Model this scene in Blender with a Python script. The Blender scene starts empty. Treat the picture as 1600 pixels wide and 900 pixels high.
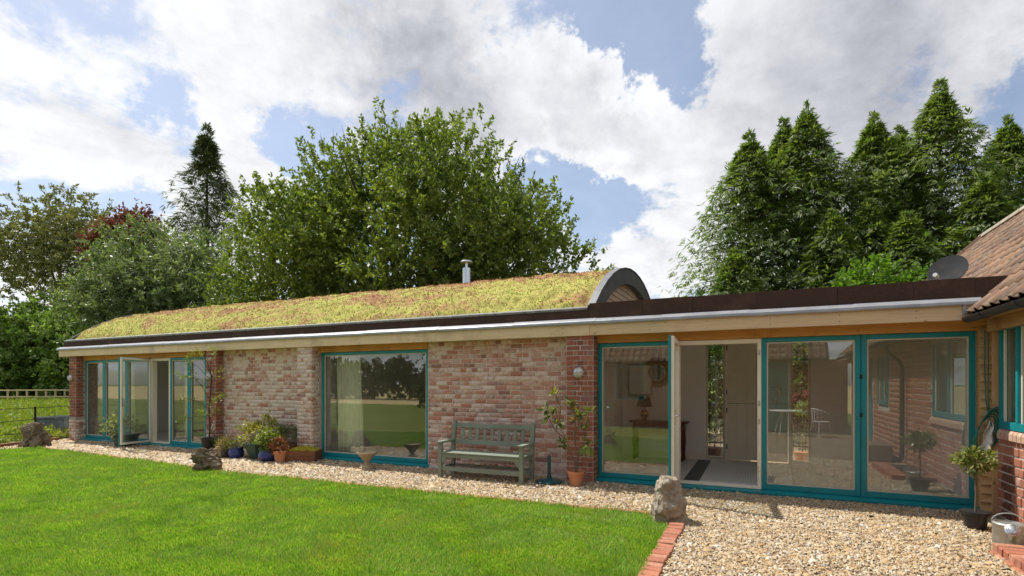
import bpy, bmesh, math, random
import numpy as np
from mathutils import Vector, Matrix, noise as mnoise

random.seed(7)
rng = np.random.default_rng(11)
SC = bpy.context.scene
COL = SC.collection
R = math.radians

# ------------------------------------------------------------------ camera
cam_data = bpy.data.cameras.new("camera")
cam_data.sensor_width = 36.0
cam_data.lens = 18.45
cam_data.shift_y = 0.09375
cam_data.clip_start = 0.05
cam_data.clip_end = 5000.0
cam = bpy.data.objects.new("camera", cam_data)
cam.location = (0.0, -7.89, 1.5)
cam.rotation_euler = (R(90), 0, R(25))
COL.objects.link(cam)
SC.camera = cam

# ------------------------------------------------------------------ exposure
SC.view_settings.view_transform = 'Standard'
SC.view_settings.look = 'None'
SC.view_settings.exposure = 1.45
SC.view_settings.gamma = 1.0
SC.view_settings.use_curve_mapping = False
SC.cycles.max_bounces = 14
SC.cycles.diffuse_bounces = 10
SC.cycles.glossy_bounces = 6
SC.cycles.transparent_max_bounces = 24
SC.cycles.transmission_bounces = 6
SC.cycles.caustics_reflective = False
SC.cycles.caustics_refractive = False
SC.cycles.sample_clamp_indirect = 6.0

# ------------------------------------------------------------------ sun and sky
TO_SUN = Vector((-1.21, 0.34, 2.08)).normalized()
SUN_EL = math.asin(TO_SUN.z)
SUN_AZ = math.atan2(TO_SUN.x, TO_SUN.y)          # clockwise from +Y
sun_data = bpy.data.lights.new("sun", 'SUN')
sun_data.energy = 2.0
sun_data.angle = R(0.6)
sun_data.color = (1.0, 0.95, 0.87)
sun = bpy.data.objects.new("sun", sun_data)
sun.rotation_euler = TO_SUN.to_track_quat('Z', 'Y').to_euler()
sun.location = (-20, 10, 30)
COL.objects.link(sun)


class NT:
    """tiny node tree writer"""
    def __init__(self, nt):
        self.nt = nt

    def n(self, t, **kw):
        nd = self.nt.nodes.new(t)
        for k, v in kw.items():
            setattr(nd, k, v)
        return nd

    def link(self, a, b):
        self.nt.links.new(a, b)

    def setin(self, sock, v):
        if hasattr(v, 'links'):
            self.nt.links.new(v, sock)
        else:
            sock.default_value = v

    def math(self, op, a, b=None, c=None, clamp=False):
        nd = self.n('ShaderNodeMath', operation=op, use_clamp=clamp)
        self.setin(nd.inputs[0], a)
        if b is not None:
            self.setin(nd.inputs[1], b)
        if c is not None:
            self.setin(nd.inputs[2], c)
        return nd.outputs[0]

    def vmath(self, op, a, b=None):
        nd = self.n('ShaderNodeVectorMath', operation=op)
        self.setin(nd.inputs[0], a)
        if b is not None:
            self.setin(nd.inputs[1], b)
        return nd.outputs['Value' if op in ('DOT_PRODUCT', 'LENGTH', 'DISTANCE') else 'Vector']

    def noise(self, vec, scale, detail=4, rough=0.55, dist=0.0, dims='3D'):
        nd = self.n('ShaderNodeTexNoise', noise_dimensions=dims)
        if vec is not None:
            self.link(vec, nd.inputs['Vector'])
        nd.inputs['Scale'].default_value = scale
        nd.inputs['Detail'].default_value = detail
        nd.inputs['Roughness'].default_value = rough
        nd.inputs['Distortion'].default_value = dist
        return nd.outputs['Fac']

    def mapr(self, v, a, b, c=0.0, d=1.0, smooth=False):
        nd = self.n('ShaderNodeMapRange', clamp=True)
        if smooth:
            nd.interpolation_type = 'SMOOTHSTEP'
        self.setin(nd.inputs[0], v)
        for i, x in enumerate((a, b, c, d)):
            self.setin(nd.inputs[1 + i], x)
        return nd.outputs[0]

    def mix(self, f, a, b, blend='MIX'):
        nd = self.n('ShaderNodeMix', data_type='RGBA', blend_type=blend)
        self.setin(nd.inputs[0], f)
        for i, x in ((6, a), (7, b)):
            if hasattr(x, 'links'):
                self.link(x, nd.inputs[i])
            else:
                nd.inputs[i].default_value = (x[0], x[1], x[2], 1.0)
        return nd.outputs[2]

    def ramp(self, f, stops, interp='LINEAR'):
        nd = self.n('ShaderNodeValToRGB')
        cr = nd.color_ramp
        cr.interpolation = interp
        while len(cr.elements) > 1:
            cr.elements.remove(cr.elements[-1])
        for i, (p, c) in enumerate(stops):
            e = cr.elements[0] if i == 0 else cr.elements.new(p)
            e.position = p
            e.color = (c[0], c[1], c[2], 1.0)
        self.setin(nd.inputs[0], f)
        return nd.outputs[0]

    def bump(self, h, strength=0.4, dist=0.01):
        nd = self.n('ShaderNodeBump')
        nd.inputs['Strength'].default_value = strength
        nd.inputs['Distance'].default_value = dist
        self.link(h, nd.inputs['Height'])
        return nd.outputs[0]


def build_world():
    w = bpy.data.worlds.new("World")
    SC.world = w
    w.use_nodes = True
    nt = w.node_tree
    nt.nodes.clear()
    t = NT(nt)
    out = t.n('ShaderNodeOutputWorld')
    sky = t.n('ShaderNodeTexSky', sky_type='NISHITA')
    sky.sun_disc = False
    sky.sun_elevation = SUN_EL
    sky.sun_rotation = SUN_AZ
    sky.altitude = 100
    sky.air_density = 1.0
    sky.dust_density = 1.2
    sky.ozone_density = 1.2
    bg_sky = t.n('ShaderNodeBackground')
    t.link(sky.outputs[0], bg_sky.inputs[0])
    bg_sky.inputs[1].default_value = 0.052
    # clouds on a flat layer above
    tc = t.n('ShaderNodeTexCoord')
    d = t.vmath('NORMALIZE', tc.outputs['Generated'])
    sep = t.n('ShaderNodeSeparateXYZ')
    t.link(d, sep.inputs[0])
    den = t.math('ADD', t.math('MAXIMUM', sep.outputs[2], 0.0), 0.26)
    comb = t.n('ShaderNodeCombineXYZ')
    t.link(t.math('DIVIDE', sep.outputs[0], den), comb.inputs[0])
    t.link(t.math('DIVIDE', sep.outputs[1], den), comb.inputs[1])
    p = comb.outputs[0]
    base = t.noise(p, 1.45, 14, 0.64, 0.3)
    puff = t.noise(p, 6.0, 8, 0.62, 0.1)
    dens = t.math('ADD', 0.53, t.math('ADD', t.math('MULTIPLY', t.math('SUBTRACT', base, 0.5), 1.9), t.math('MULTIPLY', t.math('SUBTRACT', puff, 0.5), 0.5)))
    # the same field a little nearer the sun, to tell lit from shaded sides
    p2 = t.vmath('ADD', p, (TO_SUN.x * 0.16, TO_SUN.y * 0.16, 0.0))
    base2 = t.noise(p2, 1.45, 14, 0.64, 0.3)
    puff2 = t.noise(p2, 6.0, 8, 0.62, 0.1)
    selfsh = t.math('ADD', t.math('MULTIPLY', t.math('SUBTRACT', base2, base), 1.9), t.math('MULTIPLY', t.math('SUBTRACT', puff2, puff), 0.5))

    wn = t.n('ShaderNodeTexNoise')
    t.link(d, wn.inputs['Vector'])
    wn.inputs['Scale'].default_value = 7.0
    wn.inputs['Detail'].default_value = 6
    wn.inputs['Roughness'].default_value = 0.65
    wob = t.vmath('MULTIPLY', t.vmath('SUBTRACT', wn.outputs['Color'], (0.5, 0.5, 0.5)), (0.26, 0.26, 0.26))
    dw = t.vmath('NORMALIZE', t.vmath('ADD', d, wob))

    def blob(az, el, width, amp):
        a, e = R(az), R(el)
        v = (math.sin(a) * math.cos(e), math.cos(a) * math.cos(e), math.sin(e))
        dot = t.vmath('DOT_PRODUCT', dw, v)
        k = 1.0 / (1.0 - math.cos(R(width)))
        g = t.math('EXPONENT', t.math('MULTIPLY', t.math('SUBTRACT', dot, 1.0), k))
        return t.math('MULTIPLY', g, amp)

    # where cumulus banks and the blue gaps between them stand in the sky
    for az, el, wd, am in ((-66, 20, 9, .20), (-36, 31, 10, .26), (-30, 26, 5, .14), (-20.0, 28.3, 4.8, .55), (-14.5, 25.6, 3.6, .40),
                           (-16, 24, 4, .10), (11, 25, 15, .26), (-11, 13, 7, .16), (-3, 21, 6, .16),
                           (-46, 25, 6, .12), (-52, 20, 6, .14),
                           (-14.6, 34.6, 3.8, -.62), (-8.0, 31.0, 3.4, -.50), (-26.5, 35, 4, -.12),
                           (-48.5, 23.2, 3.0, -.38), (-42, 19.5, 4.2, -.34),
                           (-19.5, 20.5, 4.2, -.50), (-14.5, 17.5, 3.8, -.36), (-58, 23, 2.6, -.32),
                           (-59.5, 16, 2.6, -.34), (19.5, 20, 3.2, -.36), (-66, 30, 6, -.30)):
        dens = t.math('ADD', dens, blob(az, el, wd, am))
    alpha = t.mapr(dens, 0.44, 0.63, 0.20, 1.0, True)
    # grey undersides, by thickness and where the deep banks are
    shade = t.noise(p, 1.7, 6, 0.5, 0.2)
    dark = t.math('MULTIPLY', t.mapr(dens, 0.70, 1.15, 0.0, 1.0, True), t.mapr(shade, 0.35, 0.6, 0.35, 1.0, True))
    dk = t.math('ADD', t.math('MULTIPLY', dark, 0.45), blob(-35, 31.0, 7.0, 0.95))
    dk = t.math('ADD', dk, 0.08)
    dk = t.math('ADD', dk, t.math('MULTIPLY', selfsh, 1.1))
    dk = t.math('ADD', dk, blob(10, 26, 11, 0.72))
    dk = t.math('ADD', dk, t.math('MULTIPLY', t.math('SUBTRACT', t.noise(p, 6.0, 6, 0.6), 0.5), 0.6))
    dk = t.math('ADD', dk, blob(-29.5, 24.5, 4, 0.30), clamp=True)
    ccol = t.mix(dk, (0.84, 0.85, 0.87), (0.36, 0.37, 0.42))
    bg_c = t.n('ShaderNodeBackground')
    t.link(ccol, bg_c.inputs[0])
    bg_c.inputs[1].default_value = 0.435
    ms = t.n('ShaderNodeMixShader')
    t.link(alpha, ms.inputs[0])
    t.link(bg_sky.outputs[0], ms.inputs[1])
    t.link(bg_c.outputs[0], ms.inputs[2])
    t.link(ms.outputs[0], out.inputs[0])
    w.cycles.sampling_method = 'MANUAL'
    w.cycles.sample_map_resolution = 512


build_world()


# ------------------------------------------------------------------ materials
def new_mat(name):
    m = bpy.data.materials.new(name)
    m.use_nodes = True
    nt = m.node_tree
    b = nt.nodes.get('Principled BSDF')
    return m, NT(nt), b


def simple(name, col, rough=0.6, metal=0.0, var=0.12, scale=6.0, bump=0.0, bscale=60.0, spec=0.5, dirt=None, dirt_scale=2.5, objrand=0.0):
    m, t, b = new_mat(name)
    tc = t.n('ShaderNodeTexCoord')
    v = tc.outputs['Object']
    f = t.mapr(t.noise(v, scale, 5), 0.3, 0.7)
    c = t.mix(f, tuple(x * (1 - var) for x in col), tuple(min(1, x * (1 + var)) for x in col))
    if dirt:
        g = t.mapr(t.noise(v, dirt_scale, 7, 0.65), 0.52, 0.72)
        c = t.mix(t.math('MULTIPLY', g, 0.75), c, dirt)
    if objrand:
        oi = t.n('ShaderNodeObjectInfo')
        c = t.mix(t.math('MULTIPLY', oi.outputs['Random'], objrand), c, tuple(x * 0.45 for x in col))
    t.link(c, b.inputs['Base Color'])
    b.inputs['Roughness'].default_value = rough
    b.inputs['Metallic'].default_value = metal
    b.inputs['Specular IOR Level'].default_value = spec
    if bump:
        t.link(t.bump(t.noise(v, bscale, 5, 0.6), bump, 0.004), b.inputs['Normal'])
    return m


def wood(name, col, dark, axis='X', scale=1.0, rough=0.7, knots=True, grain=0.55):
    """sawn timber: stretched grain along an axis, knots and a few stains"""
    m, t, b = new_mat(name)
    geo = t.n('ShaderNodeNewGeometry')
    mp = t.n('ShaderNodeMapping')
    t.link(geo.outputs['Position'], mp.inputs[0])
    s = {'X': (0.7, 9, 9), 'Y': (9, 0.7, 9), 'Z': (9, 9, 0.7)}[axis]
    mp.inputs['Scale'].default_value = tuple(x * scale for x in s)
    g = t.noise(mp.outputs[0], 3.0, 8, 0.62, 0.8)
    c = t.mix(t.math('MULTIPLY', t.mapr(g, 0.35, 0.72), grain), col, dark)
    st = t.mapr(t.noise(geo.outputs['Position'], 1.6, 6, 0.65), 0.54, 0.75)
    c = t.mix(t.math('MULTIPLY', st, 0.6), c, tuple(0.6 * x for x in dark))
    if knots:
        mk = t.n('ShaderNodeMapping')
        t.link(geo.outputs['Position'], mk.inputs[0])
        mk.inputs['Scale'].default_value = {'X': (1.5, 3.2, 3.2), 'Y': (3.2, 1.5, 3.2), 'Z': (3.2, 3.2, 1.5)}[axis]
        vo = t.n('ShaderNodeTexVoronoi')
        t.link(mk.outputs[0], vo.inputs['Vector'])
        vo.inputs['Scale'].default_value = 2.2
        k = t.mapr(t.math('ADD', vo.outputs['Distance'], t.math('MULTIPLY', t.math('SUBTRACT', g, 0.5), 0.06)), 0.03, 0.12, 0.8, 0.0, True)
        c = t.mix(k, c, tuple(0.35 * x for x in dark))
    ri = t.n('ShaderNodeObjectInfo')
    c = t.mix(t.math('MULTIPLY', ri.outputs['Random'], 0.22), c, dark)
    t.link(c, b.inputs['Base Color'])
    b.inputs['Roughness'].default_value = rough
    b.inputs['Specular IOR Level'].default_value = 0.25
    t.link(t.bump(g, 0.25, 0.006), b.inputs['Normal'])
    return m


def leafmat(name, cols, trans=0.35, rough=0.42, tcol=None):
    m, t, b = new_mat(name)
    geo = t.n('ShaderNodeNewGeometry')
    n = len(cols)
    stops = [(i / max(1, n - 1), c) for i, c in enumerate(cols)]
    big = t.noise(geo.outputs['Position'], 0.55, 3)
    f = t.math('ADD', t.math('MULTIPLY', geo.outputs['Random Per Island'], 0.72), t.math('MULTIPLY', t.math('SUBTRACT', big, 0.36), 1.0), clamp=True)
    c = t.ramp(f, stops)
    t.link(c, b.inputs['Base Color'])
    b.inputs['Roughness'].default_value = rough
    b.inputs['Specular IOR Level'].default_value = 0.45
    tr = t.n('ShaderNodeBsdfTranslucent')
    tc = t.mix(1.0, c, tcol or (1.35, 1.5, 0.55), 'MULTIPLY')
    t.link(tc, tr.inputs[0])
    ms = t.n('ShaderNodeMixShader')
    ms.inputs[0].default_value = trans
    t.link(b.outputs[0], ms.inputs[1])
    t.link(tr.outputs[0], ms.inputs[2])
    t.link(ms.outputs[0], t.nt.nodes['Material Output'].inputs[0])
    return m


def brickmat(name, stops, smear_col, smear=0.5, island=False, dark_patch=None):
    """fired clay; colour per brick, old lime smeared over some faces"""
    m, t, b = new_mat(name)
    geo = t.n('ShaderNodeNewGeometry')
    pos = geo.outputs['Position']
    if island:
        rnd = geo.outputs['Random Per Island']
    else:
        rnd = t.n('ShaderNodeObjectInfo').outputs['Random']
    c = t.ramp(rnd, stops)
    sp = t.noise(pos, 46, 4, 0.7)
    c = t.mix(t.mapr(sp, 0.3, 0.75), tuple_mul(t, c, 0.72), tuple_mul(t, c, 1.2))
    if smear > 0:
        r2 = t.math('FRACT', t.math('MULTIPLY', rnd, 17.3))
        big = t.noise(pos, 1.1, 4, 0.6)
        fine = t.noise(pos, 17, 6, 0.7, 0.6)
        s = t.math('ADD', t.math('ADD', t.math('MULTIPLY', fine, 1.3), t.math('MULTIPLY', big, 0.45)), t.math('MULTIPLY', r2, 0.60))
        s = t.mapr(s, 1.55 - smear, 1.95 - smear, 0.0, 0.80, True)
        c = t.mix(s, c, smear_col)
    if dark_patch:  # ragged-edged darker brick colour over a short stretch at the wall foot
        sx, z0, z1, y0, y1, col = dark_patch
        sepn = t.n('ShaderNodeSeparateXYZ')
        t.link(pos, sepn.inputs[0])
        wob = t.math('MULTIPLY', t.math('SUBTRACT', t.noise(pos, 9, 5, 0.65), 0.5), 0.38)
        yy = t.math('ADD', sepn.outputs[1], wob)
        a = t.mapr(yy, y0, y0 + 0.02)
        bb = t.mapr(yy, y1 - 0.02, y1, 1.0, 0.0)
        zz = t.mapr(t.math('ADD', sepn.outputs[2], t.math('MULTIPLY', wob, 1.5)), z1 - 0.05, z1, 1.0, 0.0)
        c = t.mix(t.math('MULTIPLY', t.math('MULTIPLY', a, bb), t.math('MULTIPLY', zz, 0.8)), c, col)
    t.link(c, b.inputs['Base Color'])
    b.inputs['Roughness'].default_value = 0.88
    b.inputs['Specular IOR Level'].default_value = 0.2
    t.link(t.bump(t.noise(pos, 70, 6, 0.7), 0.5, 0.004), b.inputs['Normal'])
    return m


def tuple_mul(t, c, k):
    return t.mix(1.0, c, (k, k, k), 'MULTIPLY')


def mortarmat(name, col, dark, scale=1.0):
    m, t, b = new_mat(name)
    geo = t.n('ShaderNodeNewGeometry')
    pos = geo.outputs['Position']
    c = t.mix(t.mapr(t.noise(pos, 5 * scale, 8, 0.65), 0.35, 0.7), col, dark)
    t.link(c, b.inputs['Base Color'])
    b.inputs['Roughness'].default_value = 0.95
    b.inputs['Specular IOR Level'].default_value = 0.15
    t.link(t.bump(t.noise(pos, 55, 8, 0.7), 0.7, 0.008), b.inputs['Normal'])
    return m


def glassmat(name, ior=1.95, tint=(0.955, 0.975, 0.965)):
    """thin sheet of double glazing: see-through, mirror by angle"""
    m = bpy.data.materials.new(name)
    m.use_nodes = True
    nt = m.node_tree
    nt.nodes.clear()
    t = NT(nt)
    out = t.n('ShaderNodeOutputMaterial')
    geo = t.n('ShaderNodeNewGeometry')
    r0 = ((ior - 1) / (ior + 1)) ** 2
    cosi = t.math('ABSOLUTE', t.vmath('DOT_PRODUCT', geo.outputs['Incoming'], geo.outputs['Normal']))
    fres = t.math('MULTIPLY_ADD', t.math('POWER', t.math('SUBTRACT', 1.0, cosi, clamp=True), 5.0), 1.0 - r0, r0)
    tr = t.n('ShaderNodeBsdfTransparent')
    tr.inputs[0].default_value = (*tint, 1)
    gl = t.n('ShaderNodeBsdfGlossy')
    gl.inputs['Roughness'].default_value = 0.0
    gl.inputs['Color'].default_value = (0.95, 0.97, 0.97, 1)
    nz = t.noise(geo.outputs['Position'], 1.3, 2)
    t.link(t.bump(nz, 0.012, 0.02), gl.inputs['Normal'])
    ms = t.n('ShaderNodeMixShader')
    t.link(t.math('MINIMUM', fres, 0.9), ms.inputs[0])
    t.link(tr.outputs[0], ms.inputs[1])
    t.link(gl.outputs[0], ms.inputs[2])
    t.link(ms.outputs[0], out.inputs[0])
    return m


def islandmat(name, stops, rough=0.85, patch=None, bump=0.0, spec=0.25):
    m, t, b = new_mat(name)
    geo = t.n('ShaderNodeNewGeometry')
    c = t.ramp(geo.outputs['Random Per Island'], stops)
    if patch:
        scale, lo, hi, col, amt = patch
        c = t.mix(t.math('MULTIPLY', t.mapr(t.noise(geo.outputs['Position'], scale, 6, 0.62), lo, hi), amt), c, col)
    t.link(c, b.inputs['Base Color'])
    b.inputs['Roughness'].default_value = rough
    b.inputs['Specular IOR Level'].default_value = spec
    if bump:
        t.link(t.bump(t.noise(geo.outputs['Position'], 120, 4), bump, 0.002), b.inputs['Normal'])
    return m


M = {}
M['teal'] = simple('teal_paint', (0.004, 0.235, 0.265), 0.42, var=0.06, scale=2, bump=0.05, bscale=200, dirt=(0.01, 0.19, 0.21))
M['white_paint'] = simple('cream_white_paint', (0.82, 0.76, 0.62), 0.5, var=0.04)
M['white_wall'] = simple('white_interior_paint', (0.84, 0.80, 0.75), 0.9, var=0.03, scale=1.5)
M['ceiling'] = simple('ceiling_paint', (0.8, 0.79, 0.77), 0.9, var=0.02)
M['beige_frame'] = simple('beige_timber_paint', (0.62, 0.54, 0.40), 0.6, var=0.08)
M['door_cream'] = simple('door_cream_paint', (0.80, 0.73, 0.58), 0.55, var=0.04)
M['glass'] = glassmat('window_glass')
M['bronze'] = simple('gilded_bronze', (0.30, 0.17, 0.08), 0.45, metal=0.2, var=0.3, scale=30)
M['mirror'] = simple('mirror_glass', (0.75, 0.82, 0.84), 0.04, metal=1.0, var=0.01)
M['fascia'] = wood('weathered_oak', (0.82, 0.64, 0.41), (0.55, 0.40, 0.23), 'X', grain=0.5)
M['fascia_pale'] = wood('silvered_oak', (0.78, 0.59, 0.36), (0.48, 0.34, 0.20), 'X', grain=0.5)
M['lintel'] = wood('orange_oak', (0.62, 0.33, 0.10), (0.36, 0.15, 0.04), 'X')
M['oak_y'] = wood('brown_oak', (0.50, 0.31, 0.14), (0.26, 0.13, 0.05), 'Y')
M['oak_z'] = wood('post_oak', (0.60, 0.40, 0.20), (0.34, 0.19, 0.08), 'Z')
M['board'] = wood('feather_edge_board', (0.66, 0.45, 0.23), (0.36, 0.21, 0.09), 'X', scale=1.3)
M['gable_board'] = wood('gable_board', (0.52, 0.40, 0.28), (0.32, 0.23, 0.15), 'Y')
M['fence_wood'] = wood('fence_timber', (0.74, 0.60, 0.34), (0.54, 0.42, 0.22), 'X')
M['lead'] = simple('lead_sheet', (0.33, 0.34, 0.36), 0.42, metal=0.2, var=0.15, scale=6, bump=0.05, bscale=9, dirt=(0.24, 0.245, 0.25))
M['lead_mid'] = simple('weathered_lead', (0.17, 0.175, 0.18), 0.5, metal=0.35, var=0.2, scale=7, bump=0.2, bscale=14)
M['lead_dark'] = simple('dark_lead', (0.075, 0.078, 0.072), 0.6, metal=0.1, var=0.25, scale=4, bump=0.25, bscale=9, dirt=(0.12, 0.12, 0.105))
M['felt'] = simple('mineral_felt', (0.070, 0.041, 0.031), 0.9, var=0.35, scale=140, bump=0.8, bscale=240, spec=0.2, dirt=(0.13, 0.075, 0.055), dirt_scale=3)
M['black_plastic'] = simple('black_plastic', (0.022, 0.022, 0.023), 0.38, var=0.2)
M['steel'] = simple('stainless_steel', (0.62, 0.63, 0.63), 0.25, metal=0.9, var=0.06)
M['galv'] = simple('galvanised_steel', (0.50, 0.51, 0.48), 0.42, metal=0.75, var=0.18, scale=12, dirt=(0.33, 0.33, 0.28), dirt_scale=5)
M['tank'] = simple('zinc_tank', (0.13, 0.15, 0.175), 0.75, metal=0.0, var=0.3, scale=5, dirt=(0.22, 0.19, 0.16), dirt_scale=3, bump=0.2, bscale=20)
M['trim'] = simple('roof_trim_metal', (0.20, 0.19, 0.17), 0.6, metal=0.2, var=0.4, scale=9)
M['iron'] = simple('black_iron', (0.03, 0.022, 0.018), 0.6, metal=0.4, var=0.3, scale=20)
M['bench'] = wood('sage_painted_wood', (0.25, 0.285, 0.225), (0.17, 0.195, 0.155), 'X', knots=False, grain=0.45)
M['terracotta'] = simple('terracotta', (0.58, 0.235, 0.115), 0.85, var=0.12, scale=9, bump=0.15, dirt=(0.50, 0.34, 0.24), dirt_scale=6)
M['blue_glaze'] = simple('blue_glaze', (0.035, 0.050, 0.19), 0.22, var=0.3, scale=8)
M['green_plastic'] = simple('green_plastic', (0.035, 0.075, 0.055), 0.4, var=0.15)
M['dkgreen_plastic'] = simple('dark_teal_plastic', (0.012, 0.075, 0.085), 0.35, var=0.15)
M['trough_wood'] = wood('trough_timber', (0.27, 0.125, 0.06), (0.12, 0.05, 0.028), 'X', scale=1.5)
M['stone'] = None
M['soil'] = simple('soil', (0.045, 0.03, 0.02), 0.95, var=0.4, scale=40, bump=0.8, bscale=50)
M['bark'] = simple('bark', (0.085, 0.07, 0.05), 0.9, var=0.35, scale=10, bump=0.8, bscale=30)
M['bark_dark'] = simple('dark_bark', (0.045, 0.036, 0.027), 0.9, var=0.35, scale=10, bump=0.8, bscale=30)
M['twig'] = simple('twig_bark', (0.16, 0.115, 0.07), 0.85, var=0.25, scale=20)
M['curtain'] = simple('cream_curtain', (0.82, 0.80, 0.62), 0.95, var=0.06)
M['floor_tile'] = simple('pale_floor', (0.62, 0.58, 0.53), 0.5, var=0.1)
M['slate'] = simple('slate_floor', (0.06, 0.06, 0.065), 0.5, var=0.2)
M['dark_wood'] = wood('mahogany', (0.13, 0.045, 0.02), (0.06, 0.02, 0.01), 'X', rough=0.35, knots=False)
M['brass'] = simple('brass', (0.55, 0.36, 0.12), 0.25, metal=1.0, var=0.1)
M['lampshade'] = simple('charcoal_shade', (0.03, 0.035, 0.04), 0.8)
M['hose'] = simple('green_hose', (0.012, 0.15, 0.12), 0.4, var=0.2)
M['opal'] = simple('opal_glass', (0.62, 0.62, 0.58), 0.35, var=0.06, spec=0.6)
M['grey_cast'] = simple('grey_casting', (0.42, 0.42, 0.40), 0.5, var=0.1, metal=0.2)
M['dish'] = simple('dish_grey', (0.034, 0.034, 0.036), 0.9, var=0.15, scale=5, spec=0.2, dirt=(0.07, 0.067, 0.06), dirt_scale=6)
M['white_metal'] = simple('white_garden_metal', (0.8, 0.8, 0.78), 0.5, var=0.05)
M['roof_deck'] = simple('roof_deck', (0.10, 0.085, 0.075), 0.9, var=0.2, scale=4)
M['sheet_plastic'] = simple('translucent_sack', (0.62, 0.60, 0.55), 0.3, var=0.15, scale=10)

LIME = (0.74, 0.62, 0.54)
RED_WASH = [(0, (0.48, 0.185, 0.13)), (.2, (0.57, 0.30, 0.235)), (.4, (0.50, 0.245, 0.185)), (.55, (0.62, 0.40, 0.335)), (.7, (0.33, 0.18, 0.145)), (.85, (0.56, 0.25, 0.165)), (1, (0.60, 0.45, 0.38))]
RED_DARK = [(0, (0.32, 0.11, 0.07)), (.3, (0.40, 0.15, 0.095)), (.5, (0.24, 0.10, 0.075)), (.7, (0.44, 0.18, 0.115)), (.85, (0.28, 0.145, 0.12)), (1, (0.38, 0.125, 0.075))]
RED_WING = [(0, (0.40, 0.145, 0.085)), (.3, (0.48, 0.20, 0.125)), (.55, (0.36, 0.14, 0.09)), (.8, (0.52, 0.24, 0.16)), (1, (0.43, 0.17, 0.11))]
RED_EDGE = [(0, (0.40, 0.15, 0.09)), (.4, (0.46, 0.20, 0.12)), (.7, (0.34, 0.13, 0.085)), (1, (0.50, 0.25, 0.16))]
for isl in (False, True):
    sfx = '_loose' if isl else ''
    M['brick_wash' + sfx] = brickmat('lime_washed_brick' + sfx, RED_WASH, LIME, 0.44, isl)
    M['brick_pale' + sfx] = brickmat('heavily_limed_brick' + sfx, RED_WASH, (0.76, 0.66, 0.56), 0.64, isl)
    M['brick_dark' + sfx] = brickmat('dark_red_brick' + sfx, RED_DARK, LIME, 0.10, isl)
    M['brick_part' + sfx] = brickmat('part_limed_brick' + sfx, RED_DARK, LIME, 0.33, isl)
    M['brick_wing' + sfx] = brickmat('orange_red_brick' + sfx, RED_WING, (0.66, 0.54, 0.45), 0.14, isl, (0, 0, 0.62, -0.50, -0.22, (0.10, 0.05, 0.04)))
    M['brick_edge' + sfx] = brickmat('paving_brick' + sfx, RED_EDGE, (0.55, 0.40, 0.28), 0.12, isl)
    M['sill_brick' + sfx] = brickmat('bullnose_brick' + sfx, [(0, (0.58, 0.36, 0.25)), (1, (0.66, 0.45, 0.33))], LIME, 0.2, isl)
M['mortar_pale'] = mortarmat('pale_lime_mortar', (0.76, 0.68, 0.56), (0.60, 0.52, 0.42))
M['mortar_white'] = mortarmat('white_mortar', (0.66, 0.60, 0.53), (0.50, 0.45, 0.39))
M['mortar_dark'] = mortarmat('buff_mortar', (0.52, 0.44, 0.36), (0.36, 0.29, 0.23))


def stonemat(name, col, dark, lichen):
    m, t, b = new_mat(name)
    tc = t.n('ShaderNodeTexCoord')
    v = tc.outputs['Object']
    c = t.mix(t.mapr(t.noise(v, 7, 8, 0.7), 0.32, 0.68), dark, col)
    c = t.mix(t.math('MULTIPLY', t.mapr(t.noise(v, 16, 6, 0.7), 0.55, 0.68), 0.7), c, lichen)
    t.link(c, b.inputs['Base Color'])
    b.inputs['Roughness'].default_value = 0.95
    b.inputs['Specular IOR Level'].default_value = 0.15
    t.link(t.bump(t.noise(v, 30, 10, 0.75), 0.9, 0.03), b.inputs['Normal'])
    return m


M['stone'] = stonemat('weathered_stone', (0.50, 0.43, 0.33), (0.26, 0.215, 0.16), (0.60, 0.55, 0.45))
M['stone_dark'] = stonemat('rough_dark_stone', (0.33, 0.26, 0.18), (0.13, 0.10, 0.07), (0.44, 0.38, 0.27))
M['urn_stone'] = stonemat('cast_stone', (0.52, 0.42, 0.28), (0.36, 0.28, 0.18), (0.56, 0.50, 0.40))


# ------------------------------------------------------------------ geometry helpers
WORLD_PARENTS = set()       # Empties whose parts are built in world coordinates


def link(o, parent=None):
    COL.objects.link(o)
    if parent is not None:
        o.parent = parent
        if parent.name in WORLD_PARENTS:
            o.matrix_parent_inverse = parent.matrix_basis.inverted()
    return o


def tag(o, label, cat, group=None):
    o['label'] = label
    o['category'] = cat
    if group:
        o['group'] = group
    return o


def thing(name, label, cat, loc=(0, 0, 0), rz=0.0, group=None, world=False):
    o = bpy.data.objects.new(name, None)
    o.empty_display_size = 0.2
    o.location = loc
    o.rotation_euler = (0, 0, rz)
    link(o)
    if world:
        WORLD_PARENTS.add(o.name)
    return tag(o, label, cat, group)


def fast_mesh(name, V, F, mat, smooth=False):
    """mesh from numpy arrays; F is (m,k) with one k"""
    V = np.asarray(V, dtype=np.float32)
    F = np.asarray(F, dtype=np.int32)
    me = bpy.data.meshes.new(name)
    me.vertices.add(len(V))
    me.vertices.foreach_set('co', V.ravel())
    k = F.shape[1]
    me.loops.add(F.size)
    me.loops.foreach_set('vertex_index', F.ravel())
    me.polygons.add(len(F))
    me.polygons.foreach_set('loop_start', np.arange(0, F.size, k, dtype=np.int32))
    if smooth:
        me.polygons.foreach_set('use_smooth', np.ones(len(F), dtype=bool))
    me.update(calc_edges=True)
    me.materials.append(mat)
    return me


def fast_obj(name, V, F, mat, parent=None, smooth=False):
    return link(bpy.data.objects.new(name, fast_mesh(name, V, F, mat, smooth)), parent)


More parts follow.
